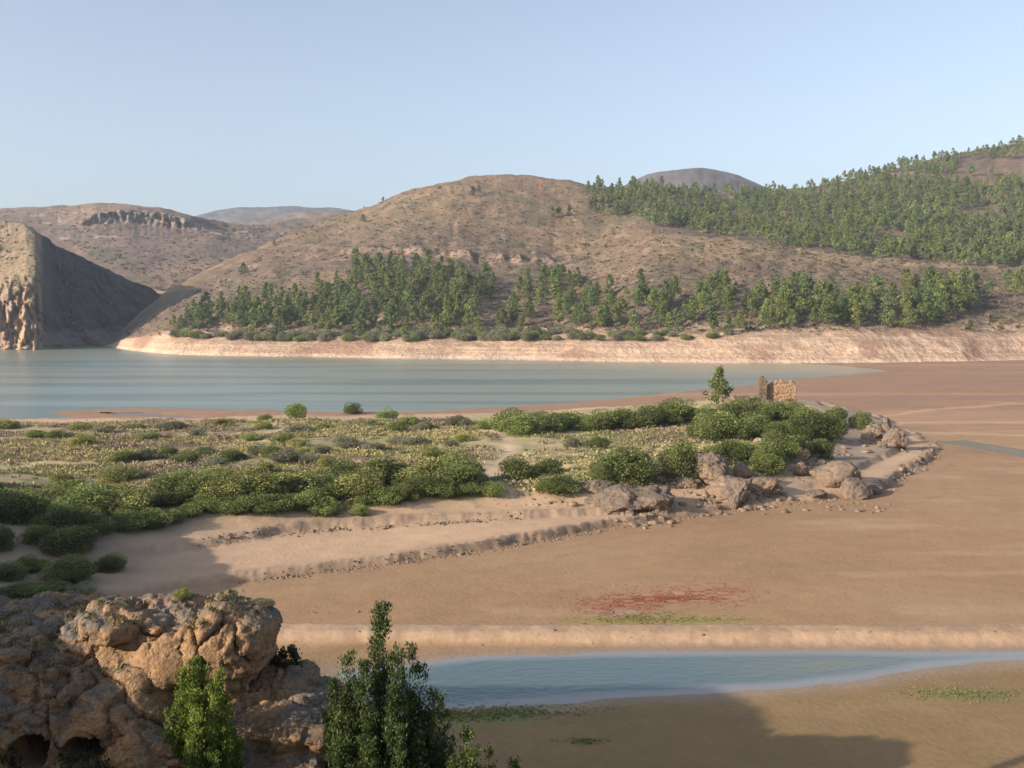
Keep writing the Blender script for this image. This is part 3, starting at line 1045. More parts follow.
def pine_parts(seed, H=12.0, nclump=46, per=26, leaf=0.42, slim=1.0, base=(0.062, 0.088, 0.026)):
    rng = np.random.default_rng(seed)
    tubes = []
    lean = rng.normal(size=2) * 0.25
    zs = np.linspace(-1.5, H * 0.95, 8)
    pts = np.stack([lean[0] * (zs / H) ** 2, lean[1] * (zs / H) ** 2, zs], 1)
    tubes.append(tube(pts, np.linspace(0.2, 0.03, 8), 6))
    cs = []
    low = H * (0.12 + 0.10 * rng.random())
    wide = H * 0.30 * slim
    for k in range(nclump):
        t = rng.random() ** 0.85
        z = low + (H - low) * t
        r = wide * (1.02 - t) ** 0.62 * (0.75 + 0.35 * math.sin(k * 2.3 + seed)) * (1 - 0.25 * max(0, 0.2 - t) * 5)
        a = k * 2.39996 + rng.normal() * 0.3
        q = r * (0.45 + 0.6 * rng.random() ** 0.6)
        c = np.array([lean[0] * (z / H) ** 2 + q * math.cos(a), lean[1] * (z / H) ** 2 + q * math.sin(a), z + 0.12 * q])
        cs.append((c, 0.32 + 0.30 * (1 - t)))
        if k % 4 == 0:
            b = np.array([c * [0.15, 0.15, 1] + [0, 0, -0.3 * q], c * [0.6, 0.6, 1] + [0, 0, -0.1], c])
            tubes.append(tube(b, [0.06, 0.04, 0.015], 4))
    cs.append((np.array([lean[0], lean[1], H * 0.97]), 0.25))
    Cn = np.concatenate([c + rng.normal(size=(per, 3)) * [s * H / 12, s * H / 12, s * H / 14] for c, s in cs])
    cl = np.repeat([1 + 0.22 * rng.normal() for _ in cs], per)
    V, f = leaf_quads(Cn, leaf * (0.7 + 0.6 * rng.random(len(Cn))), 1.25, 0.5, rng=rng)
    tone = cloud_tone(len(Cn), base, 0.2, rng, warm=(base[0] * 1.5, base[1] * 1.35, base[2] * 1.2)) * np.repeat(np.clip(cl, 0.55, 1.5), 4)[:, None]
    return (V, f, tone), join_tubes(tubes)


def shrub_parts(seed, n=900, leaf=0.085, lobes=9, flat=0.75, base=(0.07, 0.10, 0.03), warm=None, spread=0.22):
    """unit shrub: about 1 m wide and 1 m tall"""
    rng = np.random.default_rng(seed)
    cs, tubes = [], []
    for k in range(lobes):
        a = k * 2.4 + rng.normal() * 0.4
        q = 0.36 * rng.random() ** 0.5
        z = 0.26 + 0.60 * (0.35 + 0.65 * rng.random()) * max(0.1, 1 - (q / 0.40) ** 2)
        s = 0.15 + 0.11 * rng.random()
        c = np.array([q * math.cos(a), q * math.sin(a), z])
        cs.append((c, s, 1 + 0.2 * rng.normal()))
        tubes.append(tube([[0.05 * math.cos(a), 0.05 * math.sin(a), -0.1], [c[0] * .5, c[1] * .5, z * .5], c], [0.022, 0.016, 0.006], 4))
    per = n // lobes
    pts, cl = [], []
    for c, s, b in cs:
        v = rng.normal(size=(per, 3))
        v /= np.linalg.norm(v, axis=1, keepdims=True)
        rad = s * (0.55 + 0.55 * rng.random((per, 1)) ** 0.5)
        p = c + v * rad * [1.1, 1.1, 1.15]
        pts.append(p)
        cl.append(np.full(per, b))
    P = np.concatenate(pts)
    m = P[:, 2] > -0.05
    P, cl = P[m], np.concatenate(cl)[m]
    # low skirt so that the plant closes to the ground
    k = n // 5
    a, q = rng.random(k) * 2 * math.pi, 0.42 * rng.random(k) ** 0.5
    sk = np.stack([q * np.cos(a), q * np.sin(a), 0.02 + 0.28 * rng.random(k)], 1)
    P = np.concatenate([P, sk])
    cl = np.concatenate([cl, np.full(k, 0.9)])
    V, f = leaf_quads(P, leaf * (0.7 + 0.7 * rng.random(len(P))), 1.4, 0.6, rng=rng)
    tone = cloud_tone(len(P), base, spread, rng, warm=warm) * np.repeat(np.clip(cl, 0.55, 1.5), 4)[:, None]
    return (V, f, tone), join_tubes(tubes)


def proto_mesh(name, parts, leafmat, woodmat):
    (V, f, tone), (tv, tf) = parts
    return mesh_np(name + '_leaves', V, [f], leafmat, tone), mesh_np(name + '_wood', tv, [tf], woodmat, smooth=True)


# ------------------------------------------------------------------ pines
PINES = [proto_mesh('pine', pine_parts(200 + k, 12.0, 50 + 5 * (k % 4), 32, 0.46, (0.85, 1.15, 1.4, 1.0, 1.25)[k % 5], ((0.122, 0.156, 0.046), (0.142, 0.168, 0.050), (0.100, 0.142, 0.048))[k % 3]), M_PINE, M_BARK) for k in range(14)]
ROUND = [proto_mesh('round_pine', pine_parts(230 + k, 8.5, 46, 28, 0.44, 1.6, (0.10, 0.115, 0.042)), M_PINE, M_BARK) for k in range(3)]


def pine(x, y, z, s, label, group, kind=None, tint=(1, 1, 1), category='pine tree'):
    cm, tm = (kind or PINES)[RNG.integers(len(kind or PINES))]
    o = link('pine_tree', None, None, (x, y, z), (0, 0, RNG.random() * 6.28), (s * (0.92 + 0.2 * RNG.random()), s * (0.92 + 0.2 * RNG.random()), s))
    tag(o, label, category, group)
    c = link('crown', cm, o)
    c.color = (*tint, 1)
    link('trunk', tm, o)
    return o


def inside(poly, px, py):
    P = np.array(poly, float)
    return sdf(P, np.array([px], float), np.array([py], float))[0] > 0


def scatter_slope(slope, poly, n, dmin, rng, existing=None, tries=60000, dens=None):
    P = np.array(poly, float)
    lo, hi = P.min(0), P.max(0)
    pts = existing if existing is not None else []
    got = []
    Q = lo + (hi - lo) * rng.random((tries, 2))
    ok = sdf(P, Q[:, 0], Q[:, 1]) > 0
    for px, py in Q[ok]:
        if len(got) >= n:
            break
        p = slope.at(px, py)
        if p is None:
            continue
        if dens is not None and rng.random() > dens(px, py, p):
            continue
        if pts and min((p[0] - q[0]) ** 2 + (p[1] - q[1]) ** 2 for q in pts) < dmin * dmin:
            continue
        pts.append(p)
        got.append((px, py, p))
    return got


def clear_noise(scale, thr, seed):
    def f(px, py, p):
        v = float(n2(np.array([p[0]]), np.array([p[1]]), scale, octv=3, seed=seed)[0])
        return 1.0 if v > thr else 0.12
    return f


r1 = np.random.default_rng(31)
placed = []
for px, py, p in scatter_slope(CD, GROVES['west'], 152, 4.5, r1, placed):
    low = py > 318
    pine(*p, (0.68 + 0.55 * r1.random()) * (1.0 if low else 0.92),
         'slender green pine in the front ranks of the dense grove on the central hill' if low else 'pine higher up in the dense grove below the rock band',
         'pines of the dense grove on the central hill')
for px, py, p in scatter_slope(CD, GROVES['gap'], 40, 5.0, r1, placed, dens=clear_noise(26, -0.08, 301)):
    pine(*p, 0.65 + 0.55 * r1.random(), 'broad pine in the open clumps between the two long shore groves', 'pines in loose clumps between the groves')
for px, py, p in scatter_slope(CD, GROVES['east'], 104, 5.0, r1, placed, dens=clear_noise(30, -0.34, 302)):
    pine(*p, 0.62 + 0.55 * r1.random(), 'green pine in the long grove above the pale bank below the bare spur', 'pines of the long grove under the spur')
for px, py, p in scatter_slope(CD, [(588, 190), (628, 186), (640, 200), (622, 217), (586, 216)], 15, 5.0, r1):
    pine(*p, 0.8 + 0.25 * r1.random(), 'dark pine at the left end of the ridge forest beside the bare summit', 'pines at the forest end beside the summit', tint=(0.85, 0.9, 0.95))
SINGLE = [
    (473, 196, 1.0, ROUND, 'pair of dark pine crowns alone near the top of the bare hill', (.85, .9, 1)),
    (479, 193, 0.75, ROUND, 'smaller dark pine touching the lone one near the bare hilltop', (.85, .9, 1)),
    (363, 223, 0.85, ROUND, 'lone round pine on the left shoulder of the bare hill', (.85, .9, 1)),
    (383, 199, 0.55, ROUND, 'small pine standing on the skyline of the left hill shoulder', (.8, .85, .95)),
    (440, 190, 0.45, ROUND, 'smallest dark pine dot just left of the hilltop pair', (.85, .9, 1)),
    (243, 274, 0.95, ROUND, 'lone wide pine on the low left slope facing the gorge', (.85, .9, 1)),
    (274, 246, 0.55, ROUND, 'small pine on the rocky ledge above the left slope', (.85, .9, 1)),
    (552, 218, 0.80, PINES, 'leftmost of the small pine row on the bare slope below the summit', (.85, .9, .9)),
    (559, 217, 0.70, PINES, 'middle pine of the small row on the bare slope', (.85, .9, .9)),
    (569, 216, 0.78, PINES, 'rightmost of the small pine row on the bare slope below the summit', (.85, .9, .9)),
    (502, 328, 1.15, ROUND, 'lone broad pine in the bare gap right of the dense grove', (1, 1, 1)),
    (970, 331, 0.62, ROUND, 'small pine alone on the bare slope right of the long grove', (1, 1, 1)),
    (1001, 333, 0.58, ROUND, 'rightmost small lone pine on the bare slope by the bank', (1, 1, 1)),
    (1008, 291, 0.95, PINES, 'pine at the left of the cluster on the right slope edge', (1, 1, 1)),
    (1016, 297, 1.0, PINES, 'front pine of the cluster on the right slope edge', (1, 1, 1)),
    (1022, 290, 1.05, PINES, 'tallest pine of the cluster on the right slope edge', (1, 1, 1)),
]
for px, py, s, kd, lb, tn in SINGLE:
    p = CD.at(px, py)
    if p is None:
        p = CD.at(px, py + 3) or CD.at(px, py + 8)
    pine(*p, s, lb.replace('pair of dark pine crowns alone', 'dark round pine standing alone'), None, kd, tn)

# the ridge forest: one mass of trees
r2 = np.random.default_rng(41)
ridge_gap = clear_noise(45, -0.46, 303)


def ridge_dens(px, py, p):
    if px < 632:
        return 0.35
    if 955 < px < 1030 and 160 < py < 186 - (px - 955) * 0.02:
        return 0.05
    return ridge_gap(px, py, p)


mass = scatter_slope(CD, GROVES['upper'], 1750, 3.3, r2, [], tries=50000, dens=ridge_dens)
mass += scatter_slope(CD, GROVES['west'], 100, 3.2, r2, placed)
mass += scatter_slope(CD, GROVES['east'], 80, 3.4, r2, placed, dens=clear_noise(30, -0.34, 302))
FP = [pine_parts(260 + k, 11.0, 32, 20, 0.58, (1.0, 1.2, 1.35)[k % 3], ((0.104, 0.134, 0.043), (0.120, 0.142, 0.045), (0.090, 0.122, 0.045))[k % 3]) for k in range(6)]
Vs, Fs, Ts, Tv, Tf = [], [], [], [], []
vo = to = 0
for i, (px, py, p) in enumerate(mass):
    (V, f, t), (tv, tf) = FP[r2.integers(len(FP))]
    s = 0.58 + 0.5 * r2.random()
    a = r2.random() * 6.28
    R = np.array([[math.cos(a), -math.sin(a), 0], [math.sin(a), math.cos(a), 0], [0, 0, 1]]) * s
    Vs.append(V @ R.T + np.array(p))
    Fs.append(f + vo)
    Ts.append(t * (0.8 + 0.4 * r2.random()) * (1.0, 1.0, 0.9 + 0.3 * r2.random()))
    vo += len(V)
    Vs.append(tv @ R.T + np.array(p))
    Fs.append(tf + vo)
    Ts.append(np.full((len(tv), 3), 0.09))
    vo += len(tv)
o = link('forest', mesh_np('forest', np.concatenate(Vs), [np.concatenate(Fs)], M_PINE, np.concatenate(Ts)))
tag(o, 'dense pine forest on the upper right ridge, with saplings filling the lower groves', kind='stuff')

# ------------------------------------------------------------------ shrubs
def shrub_set(seed, base, warm=None, n=900, leaf=0.085, k=4, lobes=9):
    return [proto_mesh('shrub', shrub_parts(seed + i, n, leaf, lobes, base=base, warm=warm), M_SHRUB, M_TWIG) for i in range(k)]


S_DARK = shrub_set(300, (0.105, 0.135, 0.043), (0.21, 0.22, 0.07), 8500, 0.027, 5, 15)
S_GREEN = shrub_set(320, (0.15, 0.195, 0.056), (0.26, 0.28, 0.085), 7000, 0.028, 4, 12)
S_YEL = shrub_set(340, (0.225, 0.24, 0.075), (0.32, 0.31, 0.10), 5500, 0.03, 4, 12)
S_GREY = shrub_set(360, (0.20, 0.205, 0.125), (0.28, 0.26, 0.17), 5000, 0.031, 4, 12)


def shrub(x, y, z, w, h, kind, label, group=None, parts=True):
    cm, tm = kind[RNG.integers(len(kind))]
    o = link('shrub', None, None, (x, y, z - 0.05 * h), (0, 0, RNG.random() * 6.28), (w, w * (0.85 + 0.3 * RNG.random()), h * 1.02))
    tag(o, label, 'shrub', group)
    link('foliage', cm, o)
    if parts:
        link('stem', tm, o)
    return o


def shrub_px(px, py, wpx, hpx, kind, label, group=None):
    x, y, z = on_ground(px, py)
    k = y / F
    return shrub(x, y, z, wpx * k, hpx * k, kind, label, group)


def shrub_row(line, n, wr, hr, kinds, label, group, jit=8.0, seed=1):
    rng = np.random.default_rng(seed)
    L = np.array(line, float)
    seg = np.linalg.norm(np.diff(L, axis=0), axis=1)
    cum = np.concatenate([[0], np.cumsum(seg)]) / seg.sum()
    for k in range(n):
        t = (k + 0.5 + 0.45 * (rng.random() - 0.5) * 2) / n
        px = np.interp(t, cum, L[:, 0]) + rng.normal() * 2
        py = np.interp(t, cum, L[:, 1]) + rng.normal() * jit * 0.5
        f = rng.random()
        shrub_px(px, py, wr[0] + (wr[1] - wr[0]) * f, hr[0] + (hr[1] - hr[0]) * (0.6 * f + 0.4 * rng.random()), kinds[rng.integers(len(kinds))], label, group)


shrub_row([(-20, 512), (60, 511), (130, 506), (220, 497), (330, 492), (430, 488), (478, 485)], 25, (32, 70), (14, 36), [S_DARK, S_DARK, S_GREEN, S_YEL],
          'tall dark green shrub in the thick hedge along the near side of the scrub peninsula', 'shrubs of the thick dark hedge', seed=2)
shrub_row([(-20, 492), (100, 484), (200, 480), (300, 478), (420, 480)], 8, (24, 46), (9, 18), [S_GREEN, S_YEL, S_YEL],
          'mid green shrub in the second rank behind the thick dark hedge', 'shrubs behind the thick dark hedge', seed=3)
shrub_row([(110, 534), (160, 523), (220, 515), (330, 507), (420, 500), (490, 497)], 27, (20, 44), (9, 22), [S_GREEN],
          'low bright green shrub at the foot of the hedge on the sandy edge', 'low bright shrubs along the sandy edge', seed=4)
shrub_row([(500, 427), (560, 429), (620, 426), (690, 421)], 17, (20, 46), (9, 25), [S_GREEN, S_GREEN, S_DARK],
          'green shrub in the row along the lake side of the peninsula toward the ruin', 'shrubs along the lake side row', seed=5)
shrub_row([(340, 424), (400, 424), (490, 427)], 9, (16, 26), (8, 14), [S_GREEN, S_GREY],
          'small shrub at the lake edge left of the long green row', 'small shrubs at the lake edge', seed=6)
shrub_row([(105, 464), (170, 462), (240, 461), (335, 463)], 13, (20, 34), (9, 16), [S_YEL, S_GREY, S_DARK],
          'rounded shrub scattered in the dry heath behind the hedge', 'shrubs scattered in the dry heath', seed=7)
shrub_row([(0, 434), (60, 432), (130, 433), (250, 430), (330, 430)], 14, (16, 28), (6, 11), [S_YEL, S_GREEN, S_GREY],
          'low yellow green bush on the heath near the left lake shore', 'low bushes near the left lake shore', seed=8)
shrub_row([(270, 449), (340, 446), (400, 447), (470, 446)], 14, (18, 30), (7, 12), [S_GREY, S_GREY, S_YEL],
          'grey green mounded bush on the open middle of the peninsula', 'grey bushes on the open middle', seed=9)
shrub_row([(690, 440), (740, 438), (790, 440), (828, 448)], 11, (26, 50), (14, 34), [S_DARK, S_DARK, S_GREEN],
          'large dark shrub in the thicket on the mound below the ruin', 'shrubs of the thicket below the ruin', seed=10)
shrub_row([(700, 421), (745, 420), (790, 419), (818, 424)], 11, (22, 46), (11, 27), [S_GREEN, S_GREEN, S_DARK],
          'bright green shrub around the foot of the ruined wall', 'shrubs around the ruined wall', seed=11)
shrub_row([(705, 462), (740, 458), (800, 455), (826, 462)], 8, (28, 42), (17, 27), [S_DARK, S_GREEN],
          'shrub on the rocky edge of the thicket above the boulders', 'shrubs above the boulders', seed=12)
ONE = [
    (626, 481, 62, 38, S_DARK, 'wide dark shrub directly behind the long low rock'),
    (603, 480, 34, 24, S_DARK, 'small dark shrub leaning on the left of the wide one behind the long rock'),
    (680, 486, 46, 42, S_DARK, 'dark round shrub between the wide shrub and the broken rocks'),
    (768, 474, 36, 28, S_GREEN, 'green shrub right above the broken rock cluster'),
    (836, 424, 26, 20, S_DARK, 'dark shrub on the crest right of the ruin, nearer the ruin'),
    (861, 429, 24, 20, S_DARK, 'last dark shrub on the crest before the end rocks'),
    (518, 480, 40, 25, S_DARK, 'round shrub beside the sandy track in mid peninsula'),
    (547, 474, 30, 17, S_GREEN, 'small light shrub just right of the shrub by the track'),
    (556, 497, 50, 17, S_GREEN, 'low grassy green bush on the rubble slope left of the long rock'),
    (448, 486, 48, 26, S_DARK, 'dark shrub at the right end of the thick hedge'),
    (598, 448, 26, 13, S_DARK, 'dark bush on the dry grass above the wide shrub'),
    (572, 447, 20, 11, S_GREY, 'grey bush on the dry grass left of the dark bush'),
    (297, 423, 22, 20, S_GREEN, 'upright bright green bush alone on the lake shore'),
    (266, 424, 16, 11, S_GREEN, 'small bright bush left of the upright shore bush'),
    (82, 446, 28, 15, S_YEL, 'yellow green bush alone on the brown heath at left'),
    (68, 557, 64, 26, S_DARK, 'largest shrub on the shaded bare slope at left'),
    (40, 552, 34, 18, S_DARK, 'shrub at the left side of the largest one on the shaded slope'),
    (70, 580, 50, 24, S_DARK, 'dark shrub just below the largest one on the shaded slope'),
    (110, 570, 36, 17, S_DARK, 'small dark shrub at the right of the shaded slope group'),
    (2, 553, 26, 26, S_DARK, 'dark shrub at the left edge of the shaded slope'),
    (22, 595, 60, 12, S_GREEN, 'low spreading shrub in the shade just above the outcrop'),
    (58, 528, 46, 26, S_DARK, 'dark shrub at the top of the shaded bare slope'),
    (20, 522, 54, 34, S_DARK, 'big dark shrub at the left end in front of the hedge'),
    (88, 526, 40, 24, S_DARK, 'dark shrub closing the left end of the bright low row'),
    (6, 578, 44, 16, S_DARK, 'low shrub at the left edge below the pale track on the shaded slope'),
    (96, 548, 40, 16, S_DARK, 'low dark shrub between the largest slope shrub and the bright low row'),
    (128, 545, 34, 13, S_GREEN, 'low green shrub at the sandy end of the bright low row'),
    (52, 598, 40, 12, S_DARK, 'low dark shrub just behind the outcrop top in the shade'),
    (84, 592, 30, 10, S_GREY, 'small grey shrub behind the outcrop top in the shade'),
    (30, 570, 34, 15, S_DARK, 'dark shrub between the pale track and the lower slope group'),
]
for px, py, w, h, kd, lb in ONE:
    shrub_px(px, py, w, h, kd, lb)

# shrubs on the far bank
r3 = np.random.default_rng(51)
for px, py, p in scatter_slope(CD, [(165, 336), (300, 336), (480, 332), (540, 334), (540, 340), (480, 341), (300, 342.5), (165, 337.5)], 95, 2.6, r3, []):
    shrub(*p, 5.5 + 3.0 * r3.random(), 3.0 + 2.4 * r3.random(), S_GREY if r3.random() < 0.6 else S_GREEN, 'grey green shrub in the low fringe between the dense grove and the bank', 'shrub fringe below the dense grove')
for px, py, p in scatter_slope(CD, [(540, 334), (745, 333), (745, 340), (540, 342)], 22, 5.0, r3, []):
    shrub(*p, 5 + 3 * r3.random(), 2.6 + 1.4 * r3.random(), S_GREY if r3.random() < 0.5 else S_GREEN, 'separate green shrub on the top of the pale bank below the loose pine clumps', 'separate shrubs on the pale bank')

# ------------------------------------------------------------------ scrub (uncountable)
def tufts(name, pts, sizes, cols, per, mat, label, up=1.6, aspect=1.6, spread=0.34, leafk=0.42):
    rng = np.random.default_rng(77)
    P = np.repeat(np.asarray(pts, float), per, 0)
    S = np.repeat(np.asarray(sizes, float), per)
    T = np.repeat(np.asarray(cols, float), per, 0)
    o3 = rng.normal(size=P.shape) * [spread, spread, spread * 0.5] * S[:, None]
    o3[:, 2] = np.abs(o3[:, 2]) + 0.08 * S
    V, f = leaf_quads(P + o3, S * leafk * (0.6 + 0.8 * rng.random(len(P))), aspect, up, rng=rng)
    T = T * (1 + 0.25 * rng.normal(size=(len(T), 1)))
    o = link(name, mesh_np(name, V, [f], mat, np.repeat(np.clip(T, 0.01, 0.8), 4, 0)))
    return tag(o, label, kind='stuff')


r4 = np.random.default_rng(61)
n = 30000
u = r4.random((n, 2))
py = 423 + (508 - 423) * u[:, 0] ** 1.25
px = -40 + 900 * u[:, 1]
qx, qy = ground_xy(px, py, 2.4)
c = sdf(VEG, qx, qy)
den = n2(qx, qy, 9, 5, seed=63)
keep = (c > 2.5) & (den + 0.5 * r4.random(n) > 0.20) & (dline(PATH, qx, qy) > 1.3)
qx, qy = qx[keep], qy[keep]
qz = ground(qx, qy)
hu = n2(qx, qy, 14, 7, seed=65) + 0.35 * (r4.random(len(qx)) - 0.5)
lft = np.clip(1 - (qx + 55) / 45, 0, 1)
pal = np.array([[0.40, 0.345, 0.165], [0.32, 0.30, 0.12], [0.25, 0.245, 0.125], [0.27, 0.20, 0.135], [0.46, 0.375, 0.22]])
idx = np.clip(((hu + 0.5) * 5).astype(int), 0, 4)
swap = r4.random(len(qx)) < 0.28 * lft
idx = np.where(swap, 3, idx)
tufts('scrub', np.stack([qx, qy, qz - 0.03], 1), 0.5 + 0.7 * r4.random(len(qx)), pal[idx] * 0.92, 24, M_DRY, 'dry grass and low heath covering the open peninsula', leafk=0.17)

# low red and green plants on the mud
pp, ps, pc = [], [], []
RL = RED
for _ in range(5500):
    t = r4.random()
    k = min(int(t * 3), 2)
    q = RL[k] + (RL[k + 1] - RL[k]) * (t * 3 - k)
    w_ = 1.0 + 0.8 * math.sin(t * 9)
    qx, qy = q[0] + r4.normal() * 2.0, q[1] + r4.normal() * w_ * 1.1
    if float(_hash(np.array([int(qx * 1.2) + 500]), np.array([int(qy * 2) + 500]), np.array([0]), 5)[0]) < 0.3:
        continue
    pp.append((qx, qy)); ps.append(0.05 + 0.09 * r4.random()); pc.append(((0.34, 0.135, 0.09), (0.30, 0.11, 0.075), (0.36, 0.18, 0.11))[r4.integers(3)])
for (px_, py_, n_, sx_, sy_) in ((642, 620, 600, 1.8, 0.7), (712, 621, 160, 1.6, 0.4), (500, 713, 900, 2.6, 0.5), (962, 696, 500, 1.8, 0.5), (585, 743, 120, 0.6, 0.25), (455, 717, 500, 1.4, 0.4)):
    q = ground_xy(px_, py_)
    for _ in range(n_):
        pp.append((q[0] + r4.normal() * sx_, q[1] + r4.normal() * sy_)); ps.append(0.06 + 0.1 * r4.random()); pc.append(((0.20, 0.21, 0.06), (0.13, 0.16, 0.05), (0.26, 0.23, 0.09))[r4.integers(3)])
pp = np.array(pp)
tufts('algae', np.column_stack([pp, ground(pp[:, 0], pp[:, 1])]), ps, pc, 5, M_DRY, 'low red and green plants growing in patches on the damp mud', up=0.6, aspect=1.8, leafk=0.34)

# scattered scrub on the far hills
pts, szs, cls = [], [], []
for S_, pl, num in ((CD, [(120, 336), (300, 228), (400, 192), (500, 176), (600, 184), (655, 230), (1040, 270), (1040, 330), (600, 334)], 6500), (BH, [(0, 212), (100, 206), (190, 218), (330, 226), (330, 260), (160, 292), (60, 240), (0, 222)], 1700), (AH, [(-20, 224), (26, 230), (44, 262), (40, 310), (-20, 305)], 260), (AH, [(50, 246), (92, 266), (150, 291), (110, 335), (56, 335)], 420)):
    for px_, py_, p in scatter_slope(S_, pl, num, 0.0, r4, [], tries=9000) if False else []:
        pts.append(p)
    P = np.array(pl, float)
    lo, hi = P.min(0), P.max(0)
    Q = lo + (hi - lo) * r4.random((num * 3, 2))
    Q = Q[sdf(P, Q[:, 0], Q[:, 1]) > 0][:num]
    for a, b in Q:
        p = S_.at(a, b)
        if p is not None:
            pts.append(p)
            szs.append((0.9 + 1.9 * r4.random() ** 2) * (1.4 if S_ is BH else 1.0))
            cls.append(((0.105, 0.10, 0.05), (0.14, 0.125, 0.06), (0.085, 0.085, 0.045))[r4.integers(3)])
tufts('undergrowth', pts, szs, cls, 8, M_DRY, 'low dark scrub dotted over the far dry hillsides', up=0.6, aspect=1.1)

# ------------------------------------------------------------------ rocks
def ico(sub):
    import bmesh
    bm = bmesh.new()
    bmesh.ops.create_icosphere(bm, subdivisions=sub, radius=1.0)
    V = np.array([v.co[:] for v in bm.verts])
    f = np.array([[v.index for v in fc.verts] for fc in bm.faces])
    bm.free()
    return V, f


ICO5, ICO3, ICO2 = ico(5), ico(3), ico(2)


def boulder_mesh(seed, r=(1, 1, 1), rough=0.3, block=0.35, mat=M_BOULDER, src=None):
    V, f = src or ICO5
    V = V.copy()
    rng = np.random.default_rng(seed)
    off = rng.random(3) * 50
    # chisel with random planes, then erode
    for _ in range(16):
        nrm = rng.normal(size=3)
        nrm /= np.linalg.norm(nrm)
        h = 0.50 + 0.36 * rng.random()
        t = V @ nrm - h
        V = V - np.clip(t, 0, None)[:, None] * nrm * 0.97
    N = V / np.linalg.norm(V, axis=1, keepdims=True)
    f1, f2 = worley(V * 1.6 + off, seed)
    v1, gg = cells(V * 1.9 + 0.25 * fbm(V * 2 + off, 3, seed + 2)[:, None] + off, seed, True)
    dsp = 0.12 + rough * 0.45 * fbm(V * 1.3 + off, 4, seed) + rough * 0.7 * (v1 - 0.5) * sstep(0, 0.12, gg) + rough * 0.2 * ridged(V * 3.2 + off, 4, seed + 3) - block * 0.12 * np.exp(-((f2 - f1) / 0.05) ** 2) + 0.05 * fbm(V * 9 + off, 3, seed + 8)
    V = (V + N * dsp[:, None]) * np.array(r)
    return mesh_np('boulder', V, [f], mat, smooth=True)


def boulder(px, py, wpx, hpx, seed, label, group=None, depth=0.8, rough=0.3, sink=0.22):
    x, y, z = on_ground(px, py)
    k = y / F
    w, h = wpx * k / 2, hpx * k / (2 - 2 * sink)
    me = boulder_mesh(seed, (w, w * depth, h), rough)
    zs = np.array([v.co.z for v in me.vertices])
    o = link('boulder', me, None, (x, y + w * depth * 0.6, z + h * (1 - 2 * sink)))
    return tag(o, label, 'boulder', group)


ROCKS = [
    (620, 513, 60, 24, 'long low ledge rock below the wide dark shrub', 1.0, .38),
    (654, 511, 52, 25, 'blocky right end of the long ledge rock', 1.0, .42),
    (661, 513, 17, 18, 'pale wedge of stone leaning at the front of the long ledge rock', 0.8, .3),
    (598, 499, 38, 12, 'flat pale slab lying behind the long ledge rock', 0.9, .3),
    (712, 495, 44, 30, 'dark block at the left of the broken rock cluster', 1.0, .42),
    (735, 498, 44, 28, 'fractured block in the middle of the broken rock cluster', 1.0, .48),
    (742, 484, 22, 20, 'pale knob of stone on top of the broken rock cluster', 0.9, .4),
    (766, 496, 40, 15, 'low rubble block at the right of the broken rock cluster', 0.9, .45),
    (690, 492, 36, 13, 'low slab at the left foot of the broken rock cluster', 0.9, .4),
    (800, 463, 22, 15, 'pale stone in the bank under the thicket', 0.8, .45),
    (803, 476, 20, 12, 'lower stone in the bank under the thicket', 0.8, .45),
    (843, 488, 52, 26, 'big rounded sunlit boulder on the sandy point', 0.9, .26),
    (857, 499, 38, 19, 'lower boulder resting against the big rounded one', 0.85, .26),
    (818, 497, 22, 8, 'small flat stone left of the two big boulders', 0.8, .4),
    (875, 441, 22, 19, 'orange lit rock at the left of the end group', 0.9, .42),
    (887, 441, 20, 24, 'tallest grey rock in the middle of the end group', 0.9, .45),
    (896, 446, 24, 18, 'low broken rock at the right of the end group', 0.9, .45),
    (884, 448, 12, 8, 'small stone in front of the end group', 0.8, .4),
    (872, 494, 26, 11, 'dark flat stone on the shore right of the big boulders', 0.8, .45),
    (352, 609, 0, 0, '', 1, 1),
]
for i, (px_, py_, w_, h_, lb, dp, rg) in enumerate(ROCKS[:-1]):
    boulder(px_, py_, w_, h_, 500 + i * 7, lb, None, dp, rg)

# rubble along the two ledges and on the mud
r5 = np.random.default_rng(71)
Vs, Fs, vo = [], [], 0
variants = []
for k in range(6):
    V, f = ICO2 if k % 2 else ICO3
    V = V.copy()
    for _ in range(7):
        nrm = r5.normal(size=3)
        nrm /= np.linalg.norm(nrm)
        t = V @ nrm - (0.55 + 0.3 * r5.random())
        V = V - np.clip(t, 0, None)[:, None] * nrm
    variants.append((V + 0.1 * fbm(V * 2.2 + k, 3, k)[:, None] * V, f))


def add_stone(x, y, s):
    global vo
    V, f = variants[r5.integers(6)]
    a = r5.random() * 6.28
    R = np.array([[math.cos(a), -math.sin(a), 0], [math.sin(a), math.cos(a), 0], [0, 0, 0.7]])
    Vs.append((V * (0.7 + 0.6 * r5.random(3)) * s) @ R.T + [x, y, 0])
    Fs.append(f + vo)
    vo += len(V)
    return


def along(polyl, n, width, smin, smax, z0=0.2):
    L = gpoly(polyl, z0)
    seg = np.linalg.norm(np.diff(L, axis=0), axis=1)
    cum = np.concatenate([[0], np.cumsum(seg)]) / seg.sum()
    t = r5.random(n)
    x = np.interp(t, cum, L[:, 0]) + r5.normal(size=n) * width
    y = np.interp(t, cum, L[:, 1]) + r5.normal(size=n) * width
    w_ = np.clip(r_mod(t), 0.15, 1)
    return [(a, b, (smin + (smax - smin) * r5.random() ** 2.5) * q) for a, b, q in zip(x, y, w_)]


def r_mod(t):
    return 0.5 + 1.1 * fbm(np.stack([t * 22, 0 * t, 0 * t], 1), 3, 99)


